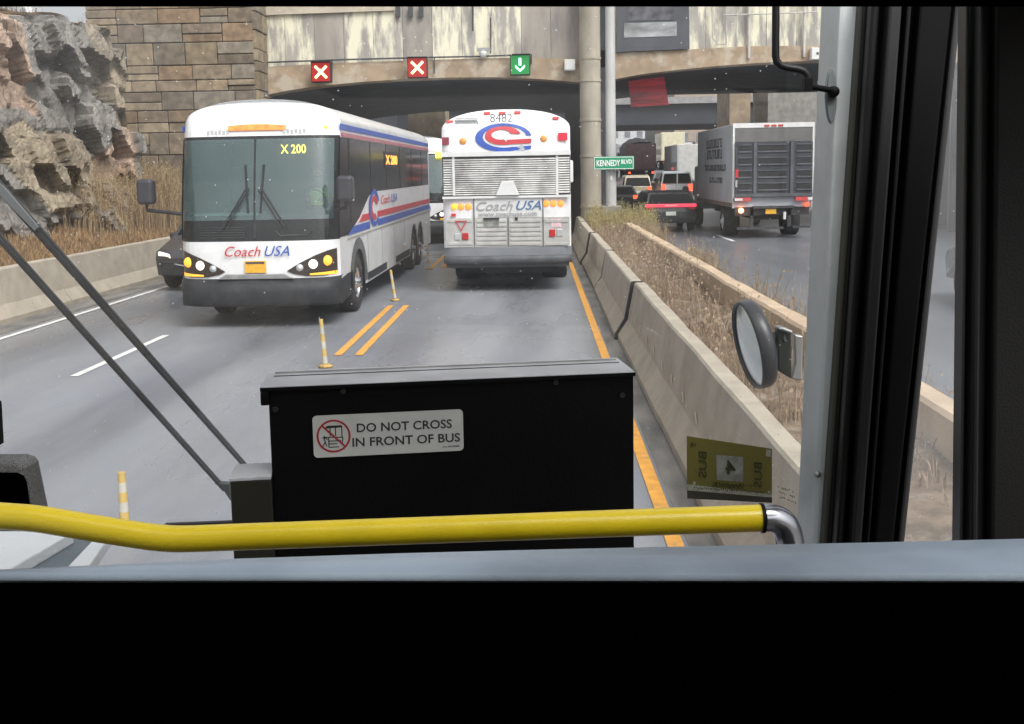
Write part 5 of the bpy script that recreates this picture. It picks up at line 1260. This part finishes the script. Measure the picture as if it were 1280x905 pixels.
strip('post_rib', 1226, 1229, 1219, 1222, 1.412, .012, mat('rib_charcoal'), par=dp, bev=.001)
# mirror hanger
q = MB(); q.tube([P(x, y, 1.765) for x, y in ((970, -20), (969.5, 60), (969.5, 70), (971, 77), (976, 82), (984, 84.5), (998, 86.5), (1005, 89), (1009.5, 94), (1011, 101))], .0062, 12); ha_ = q.build('mirror_hanger', trim_b2, bus)
q = MB(); q.slab([(1006.5, 97), (1016, 97), (1016.5, 113), (1006, 113)], 1.755, .02); q.tube([P(1012, 108, 1.765), P(1040, 113, 1.78)], .0052, 10); q.lathe([(0, .012), (.009, .01), (.010, 0)], Matrix.Translation(P(1041, 115, 1.79)) @ Matrix.Rotation(math.pi/2, 4, 'X'), 14)
q.build('hanger_clamp', trim_black, ha_, bevel=.001)
# exterior round mirror
mc = P(943, 430, 2.25); upx = (P(951, 373, 2.25) - P(944, 487, 2.25))
up = (P(936, 373, 2.25) - P(958, 487, 2.25)).normalized()
view = (mc - EYE).normalized(); side_v = Vector((-1, 0, 0))
nrm = (-view*.27 + (up.cross(view)).normalized()*-.96).normalized()
if nrm.x > 0: nrm = (-view*.27 + (up.cross(view)).normalized()*.96).normalized()
nrm = (nrm - up*nrm.dot(up)).normalized(); t3 = up.cross(nrm)
Mm = Matrix(((up.x, t3.x, nrm.x, mc.x), (up.y, t3.y, nrm.y, mc.y), (up.z, t3.z, nrm.z, mc.z), (0, 0, 0, 1)))
rm = .098
q = MB(); q.lathe([(rm*.93, .012), (rm*.97, .018), (rm, .012), (rm, -.008), (rm*.96, -.016), (rm*.75, -.024), (rm*.4, -.030), (0, -.032)], Mm, 48); mir = q.build('round_mirror', mat('mirror_shell', (.045, .048, .055), .3, var=.15), bus)
q = MB(); q.lathe([(rm*.93, .010), (rm*.7, .016), (rm*.4, .020), (0, .022)], Mm, 48); q.build('mirror_glass', mat('mirror_silver', (.78, .82, .80), .12, .55, var=0), mir)
q = MB(); q.tube([Mm @ Vector((0.005, 0, -.03)), P(968, 424, 2.25), P(983, 423, 2.22)], [.010, .008, .008], 12); q.lathe([(.016, -.04), (.018, -.05), (.012, -.06)], Mm, 16); q.build('mirror_arm', MATS['mirror_shell'], mir)
q = MB(); q.slab([(972, 411), (989, 416), (990, 474), (973, 464)], 2.22, .03); q.build('bracket_plate', mat('olive_black_plate', (.02, .022, .016), .4, var=.1), mir, bevel=.003)
q = MB(); q.slab([(972, 409.5), (979, 409), (992, 414), (990, 418), (974, 412.5)], 2.21, .035); q.slab([(993, 418), (1004, 420), (1003, 476), (989, 474), (994, 455)], 2.26, .02); q.build('bracket_edge', steel, mir, bevel=.003)
# wipers (outside the glass)
for (x0, y0, x1, y1, w0, w1, nm) in ((-40, 190, 309, 586, 7.2, 3.2, 'wiper'), (-40, 254, 281, 613, 5.4, 3.2, 'wiper')):
    d = Vector((x1-x0, y1-y0)).normalized(); n_ = Vector((-d.y, d.x))
    q = MB(); q.slab([(x0+n_.x*w0, y0+n_.y*w0), (x0-n_.x*w0, y0-n_.y*w0), (x1-n_.x*w1, y1-n_.y*w1), (x1+n_.x*w1, y1+n_.y*w1)], 2.06, .006)
    wp = q.build(nm, mat('wiper_grey_black', (.03, .032, .035), .4, var=.2, scale=12), bus, bevel=.002)
    o = .55
    q = MB(); q.slab([(x0+n_.x*w0*o, y0+n_.y*w0*o), (x0-n_.x*w0*.1, y0-n_.y*w0*.1), (x1-n_.x*w1*.1, y1-n_.y*w1*.1), (x1+n_.x*w1*o, y1+n_.y*w1*o)], 2.052, .007); q.build('arm_channel', black_rub, wp)
q = MB(); q.slab([(-20, 213), (4, 233), (48, 284), (43, 289), (-3, 242), (-20, 232)], 2.045, .006); q.build('wiper_bracket', mat('bracket_grey', (.14, .145, .15), .4, var=.1), wp, bevel=.001)
q = MB(); q.slab([(268, 604), (286, 606), (288, 626), (279, 612)], 2.05, .02); q.build('wiper_foot', MATS['wiper_grey_black'], wp)
# left dash camera / mirror back with perforated grey rim
spk = mat('perforated_grey', (.10, .10, .095), .6, var=0)
nt_ = spk.node_tree; vo = nt_.nodes.new('ShaderNodeTexVoronoi'); vo.inputs['Scale'].default_value = 420; tc_ = nt_.nodes.new('ShaderNodeTexCoord'); nt_.links.new(tc_.outputs['Object'], vo.inputs['Vector'])
rp_ = nt_.nodes.new('ShaderNodeMapRange'); rp_.inputs[1].default_value = .25; rp_.inputs[2].default_value = .5; rp_.inputs[3].default_value = .015; rp_.inputs[4].default_value = .13; nt_.links.new(vo.outputs['Distance'], rp_.inputs[0]); nt_.links.new(rp_.outputs[0], nt_.nodes['Principled BSDF'].inputs['Base Color'])
q = MB(); q.slab([(-60, 567), (36, 566), (46, 569), (50, 575), (62, 633), (64, 652), (-60, 652)], 1.60, -.05); hou = q.build('dash_unit', spk, bus, bevel=.006)
q = MB(); q.slab([(-60, 591), (20, 591), (29, 595), (33, 603), (38, 640), (39, 650), (-60, 650)], 1.545, .003); q.build('dash_unit_screen', void_black, hou, bevel=.001)
q = MB(); q.slab([(-60, 500), (3, 500), (6, 554), (-60, 558)], 1.58, -.03); q.build('dash_knob', trim_black, hou, bevel=.003)
# pale body plates below the windscreen at the lower left
paleb = mat('pale_body_panel', (.56, .58, .60), .5, var=.06, scale=3, bump=.1)
zt = 1.60
q = MB()
def plate(name, px, z, th, m): 
    b = MB(); pts = [G(x, y, z) for x, y in px]; b.prism(pts, (0, 0, -th)); return b.build(name, m, bus, bevel=.004)
plate('nose_panel', [(-120, 664), (92, 664), (10, 712), (10, 900), (-120, 900)], 1.62, .03, paleb)
plate('nose_recess', [(78, 662), (135, 662), (96, 722), (96, 900), (-6, 900), (-6, 716)], 1.59, .03, mat('slate_recess', (.07, .095, .11), .5, var=.1))
plate('nose_strip', [(128, 662), (142, 662), (112, 706), (104, 900), (84, 900), (84, 708)], 1.60, .03, paleb)
q = MB(); q.slab([(205, 656), (330, 651), (330, 655), (205, 661)], 1.965, .012); q.build('windscreen_seal', black_rub, bus)
# yellow hand rail
yel = mat('yellow_rail_coating', (.66, .50, .012), .36, var=.05, scale=14, bump=.06, bscale=220, coat=.25)
def smooth(pts, n=8):
    out = []
    for i in range(len(pts)-1):
        p0, p1, p2, p3 = pts[max(i-1, 0)], pts[i], pts[i+1], pts[min(i+2, len(pts)-1)]
        for k in range(n):
            t = k/n; out.append(.5*((2*p1) + (p2-p0)*t + (2*p0-5*p1+4*p2-p3)*t*t + (3*p1-p0-3*p2+p3)*t**3))
    return out + [pts[-1]]
YR = 1.25
rp = smooth([P(x, y, YR) for x, y in ((-120, 637), (-40, 642), (10, 645.5), (50, 649), (110, 659), (170, 668.5), (205, 672.8), (235, 673.5), (290, 671.5), (380, 668.3), (560, 661.8), (760, 654.5), (953, 647.5))])
q = MB(); q.tube(rp, .0166, 28); rail = q.build('hand_rail', yel, bus)
el = smooth([P(953, 647.5, YR), P(966, 648, YR+.002), P(979, 655, YR+.004), P(986, 670, YR+.004), P(989, 700, YR+.002), P(990, 740, YR)])
q = MB(); q.tube(el, [.0175]*len(el), 28); q.build('rail_elbow', mat('cast_metal', (.38, .39, .42), .22, .9, var=.15, scale=30), rail)
q = MB(); q.tube([P(951, 647.6, YR), P(955, 647.5, YR)], .0182, 28); q.build('rail_collar', trim_black, rail)
# partition with its padded ledge; an added black panel fills the view below
zl = 2.155
back = [(-500, 735), (0, 711.5), (150, 704.5), (300, 697), (500, 690), (700, 684.5), (900, 680), (1100, 675.5), (1290, 670.5), (1440, 666), (1800, 652)]
bk = [G(x, y, zl) for x, y in back]
fr = [G(x, 717, zl) for x, y in back]
q = MB(); rows = []
for b_, f_ in zip(bk, fr):
    f_ = Vector((b_.x, fr[0].y + (f_.y-fr[0].y), zl)) if False else f_
    r_ = []
    r_.append(b_ + Vector((0, .0, -.05))); r_.append(b_ + Vector((0, 0, -.004))); r_.append(b_ + (f_-b_)*.06 + Vector((0, 0, .0)))
    r_.append(b_ + (f_-b_)*.5 + Vector((0, 0, .001))); r_.append(f_); r_.append(f_ + Vector((0, -.0015, -.0008))); r_.append(f_ + Vector((0, -.0025, -.0025))); r_.append(f_ + Vector((0, -.0025, -.0045)))
    rows.append(r_)
k = len(rows[0]); q.add([p for r_ in rows for p in r_], [(i*k+j, (i+1)*k+j, (i+1)*k+j+1, i*k+j+1) for i in range(len(rows)-1) for j in range(k-1)], sm=True)
q.build('padded_ledge', mat('blue_grey_ledge', (.52, .62, .72), .38, var=.30, scale=4, bump=.06, bscale=80), bus)
q = MB(); pts = [G(x, 727, zl-.004) for x, y in back]; lo = [p + Vector((0, -.0, -1.3)) for p in pts]
n = len(pts); q.add([p + Vector((0, -.002, 0)) for p in pts] + lo, [(i, i+1, n+i+1, n+i) for i in range(n-1)])
q.build('lower_fill_panel', void_black, bus)

# ---------------------------------------------------------------- black box on the dash with the sticker
ztop = 2.45 - .338
TL, TR = G(325, 484, ztop), G(794, 464.5, ztop)
ux = (TR-TL); Wd = ux.length; ux.normalize(); uz = Vector((0, 0, 1)); uy = uz.cross(ux)   # pointing away
fb = lambda a, d, h: TL + ux*a + uy*d + uz*h
box_m = mat('black_box_paint', (.003, .003, .0034), .5, spec=.12, var=.15, scale=8, bump=.05, bscale=150)
sb = thing('sign_box', 'long black metal box with a do-not-cross sticker on the dashboard', 'box', tuple((TL+TR)/2 - uz*.35))
def fbox(name, a0, a1, d0, d1, h0, h1, m, par, bevel=.002):
    q = MB(); q.add([fb(a, d, h) for h in (h0, h1) for a, d in ((a0, d0), (a1, d0), (a1, d1), (a0, d1))], [(0, 3, 2, 1), (4, 5, 6, 7), (0, 1, 5, 4), (1, 2, 6, 5), (2, 3, 7, 6), (3, 0, 4, 7)]); return q.build(name, m, par, bevel=bevel)
px = Wd/468.5
fbox('box_body', 9*px, Wd-1*px, .006, .125, -.40, -.008, box_m, sb)
lid = fbox('lid', 0, Wd, 0, .135, -.007, 0, mat('grey_lid', (.42, .43, .45), .4, var=.12, scale=12), sb, .001)
fbox('lid_front', 0, Wd-.0*px, -.003, -.0005, -.007, -.0012, box_m, lid, 0)
fbox('lid_flange', 0, 10*px, -.003, .01, -.030, -.0075, box_m, lid); fbox('lid_edge_line', 10*px, Wd-6*px, .085, .087, .0002, .0012, trim_b2, lid, 0); fbox('lid_edge_line', 10*px, Wd-6*px, .110, .113, .0002, .003, steel, lid, 0)
for (a, h) in ((100, -.013), (366, -.013), (452, -.04), (17, -.038)):
    q = MB(); c = fb(a*px, .004, h); q.tube([c, c - uy*.003], .0045, 14); q.build('screw', mat('dark_screw', (.05, .05, .05), .3, .6, var=0), sb)
# small box at its left foot
sbox = fbox('side_box', -41*px, 8.8*px, -.004, .075, -.40, -.152, mat('olive_black_box', (.016, .016, .010), .5, var=.2), sb)
fbox('side_box_lid', -42*px, 8.7*px, -.006, .078, -.1515, -.146, MATS['grey_lid'], sbox, .001)
# sticker
s0, s1 = 61*px, 247.5*px; hT, hB = -.052, -.122
hs = (hT+hB)/2; Hs = hT-hB; cc = (s0+s1)/2; ws_ = (s1-s0)/2
def rrect(a0, a1, h0, h1, r, n=5):
    out = []
    for (ca, ch, st) in ((a1-r, h1-r, 0), (a0+r, h1-r, 90), (a0+r, h0+r, 180), (a1-r, h0+r, 270)):
        for i in range(n+1):
            t = R(st + 90*i/n); out.append((ca + r*math.cos(t), ch + r*math.sin(t)))
    return out
q = MB(); q.prism([fb(a, .0052, h) for a, h in rrect(s0, s1, hB, hT, .007)], -uy*.0008); stk = q.build('sticker', mat('sticker_grey_white', (.45, .46, .44), .5, var=.04, scale=30), sb)
MF = lambda a, h, d=.0040: Matrix(((ux.x, uz.x, uy.x, fb(a, d, h).x), (ux.y, uz.y, uy.y, fb(a, d, h).y), (ux.z, uz.z, uy.z, fb(a, d, h).z), (0, 0, 0, 1)))
tk = mat('sticker_black_ink', (.02, .025, .02), .6, var=0)
q = MB(); q.text('DO NOT CROSS', MF(s0 + (s1-s0)*.605, hs + Hs*.155), .0205, bold=.0003, th=.0004, width=(s1-s0)*.635); q.text('IN FRONT OF BUS', MF(s0 + (s1-s0)*.615, hs - Hs*.185), .0205, bold=.0003, th=.0004, width=(s1-s0)*.72)
q.text('DL-04-2008', MF(s0 + (s1-s0)*.915, hs - Hs*.385), .0045, th=.0003, width=(s1-s0)*.11); q.build('sticker_lettering', tk, stk)
def ring(b, a, h, r0, r1, d=.0040, n=48):
    vs = []
    for i in range(n):
        t = 2*math.pi*i/n
        vs += [fb(a + r0*math.cos(t), d, h + r0*math.sin(t)), fb(a + r1*math.cos(t), d, h + r1*math.sin(t))]
    b.add(vs, [(2*i, 2*i+1, (2*i+3) % (2*n), (2*i+2) % (2*n)) for i in range(n)])
ic, ir = s0 + (s1-s0)*.135, Hs*.385
def stroke(b, a0, h0, a1, h1, w_, d=.0041):
    dd = Vector((a1-a0, h1-h0)).normalized(); n_ = Vector((-dd.y, dd.x))*w_/2
    b.add([fb(a0+n_.x, d, h0+n_.y), fb(a0-n_.x, d, h0-n_.y), fb(a1-n_.x, d, h1-n_.y), fb(a1+n_.x, d, h1+n_.y)], [(0, 1, 2, 3)])
q = MB(); u = ir
for L_ in ((-.35, .62, .5, .62), (-.45, .5, -.35, .62), (.5, .62, .5, -.08), (-.2, .55, -.2, 0), (.12, .58, .12, 0), (-.5, -.05, .55, -.1), (-.3, -.1, -.3, -.68), (.55, -.1, .5, -.45), (-.3, -.3, .45, -.3), (-.3, -.48, .2, -.48), (-.3, -.68, .3, -.68), (-.68, -.08, -.52, -.1), (-.58, .05, -.52, -.35), (-.52, -.35, -.42, -.62), (-.52, -.35, -.66, -.6), (-.55, -.02, -.36, -.2)):
    stroke(q, ic+L_[0]*u, hs+L_[1]*u, ic+L_[2]*u, hs+L_[3]*u, u*.065)
stroke(q, ic-.45*u, hs+.55*u, ic+.5*u, hs+.58*u, u*.13); q.build('bus_pictogram', tk, stk)
q = MB(); ring(q, ic, hs, ir*.90, ir*1.02, .0039); stroke(q, ic-ir*.66, hs+ir*.66, ic+ir*.66, hs-ir*.66, ir*.11, .0037); q.build('prohibition_ring', mat('sticker_red', (.30, .02, .03), .5, var=0), stk)
# permit decal on the windscreen, seen from behind so its writing is mirrored
YD = YW - .004
dq = [(858.5, 545), (965, 561), (965, 628.5), (859, 623)]
dm = bpy.data.materials.new('olive_decal'); dm.use_nodes = True
bsd = dm.node_tree.nodes['Principled BSDF']; bsd.inputs['Base Color'].default_value = (.26, .235, .045, 1); bsd.inputs['Roughness'].default_value = .5
nn = dm.node_tree.nodes.new('ShaderNodeTexNoise'); nn.inputs['Scale'].default_value = 45; nn.inputs['Detail'].default_value = 4
rr = dm.node_tree.nodes.new('ShaderNodeMix'); rr.data_type = 'RGBA'; rr.inputs[6].default_value = (.13, .12, .025, 1); rr.inputs[7].default_value = (.24, .21, .05, 1)
dm.node_tree.links.new(nn.outputs[0], rr.inputs[0]); dm.node_tree.links.new(rr.outputs[2], bsd.inputs['Base Color'])
q = MB(); q.slab(dq, YD, .0012); dec = q.build('permit_decal', dm, bus)
def D(u, v):   # u,v in 0..1 across the decal
    x = (dq[0][0]*(1-u)+dq[1][0]*u)*(1-v) + (dq[3][0]*(1-u)+dq[2][0]*u)*v; y = (dq[0][1]*(1-u)+dq[1][1]*u)*(1-v) + (dq[3][1]*(1-u)+dq[2][1]*u)*v
    return P(x, y, YD)
q = MB(); q.add([D(a, c_) + Vector((0, -.0006, 0)) for a, c_ in ((0, .87), (1, .90), (1, 1), (0, 1))], [(0, 1, 2, 3)]); q.build('decal_dark_band', mat('decal_dark', (.06, .055, .04), .6, var=.1), dec)
q = MB(); q.add([D(a, c_) + Vector((0, -.0006, 0)) for a, c_ in ((0, .77), (1, .84), (1, .90), (0, .868))], [(0, 1, 2, 3)]); q.add([D(a, c_) + Vector((0, -.0006, 0)) for a, c_ in ((.93, .02), (.985, .02), (.985, .15), (.93, .15))], [(0, 1, 2, 3)])
for (a, c_) in ((.07, .72), (.95, .78)): q.add([D(a+i, c_+j) + Vector((0, -.0009, 0)) for i, j in ((0, 0), (.03, 0), (.03, .05), (0, .05))], [(0, 1, 2, 3)])
q.build('decal_pale_mark', mat('decal_pale', (.42, .42, .34), .6, var=.2, scale=90), dec)
q = MB(); q.add([D(a, c_) + Vector((0, -.0006, 0)) for a, c_ in ((.34, .24), (.66, .22), (.66, .66), (.35, .66))], [(0, 1, 2, 3)]); q.build('decal_grey_square', mat('decal_grey', (.30, .31, .27), .6, var=.25, scale=60), dec)
ink = mat('decal_ink', (.05, .055, .02), .7, var=0)
dux = (D(1, .5)-D(0, .5)).normalized(); dW = (D(1, .5)-D(0, .5)).length
def DM(u, v, rot=0):   # mirrored text frame
    o = D(u, v) + Vector((0, -.0016, 0)); X = -dux; Z = uz
    a = R(rot); X2 = X*math.cos(a) + Z*math.sin(a); Z2 = -X*math.sin(a) + Z*math.cos(a)
    return Matrix(((X2.x, Z2.x, 0, o.x), (X2.y, Z2.y, 1, o.y), (X2.z, Z2.z, 0, o.z), (0, 0, 0, 1)))
q = MB(); q.text('BUS', DM(.19, .42, -90), .022, th=.0004, width=.052); q.text('BUS', DM(.84, .5, -90), .022, th=.0004, width=.050); q.text('4', DM(.51, .44, 0), .040, bold=.0006, th=.0004)
q.text('18', DM(.08, .12, 0), .012, th=.0004)
rnd = random.Random(5)
for r_ in range(3):
    a = .08
    while a < .9:
        w_ = rnd.uniform(.008, .02); v0 = [.70, .80, .90][r_] + rnd.uniform(-.01, .01); hh = .03
        if r_ > 0 or .28 < a < .75: q.add([D(a+i, v0+j) + Vector((0, -.0012, 0)) for i, j in ((0, 0), (w_, 0), (w_*.7, hh), (0, hh))], [(0, 1, 2, 3)])
        a += w_ + .012
q.build('decal_lettering', ink, dec)
for k in range(11):
    pass
q = MB(); pts = [D(.30 + .37*i/36, .735 + .035*math.sin(i*1.35) + .02*math.sin(i*2.9)) + Vector((0, -.002, 0)) for i in range(37)]; q.tube(pts, .0007, 5); q.build('decal_scribble', ink, dec)
# small inkjet characters on the glass beside the decal
q = MB(); rnd = random.Random(9)
for r_ in range(3):
    for k in range(9):
        if rnd.random() < .8:
            x, y = 972 + k*2.3 + r_*1.5, 608 + k*.7 + r_*6.5 + rnd.uniform(-1, 1)
            q.slab([(x, y), (x+1.5, y+.3), (x+1.3, y+rnd.uniform(1.5, 3.6)), (x+.1, y+1)], YW-.003, .0006)
q.build('glass_marking', mat('marking_dark', (.10, .09, .08), .7, var=0), bus)
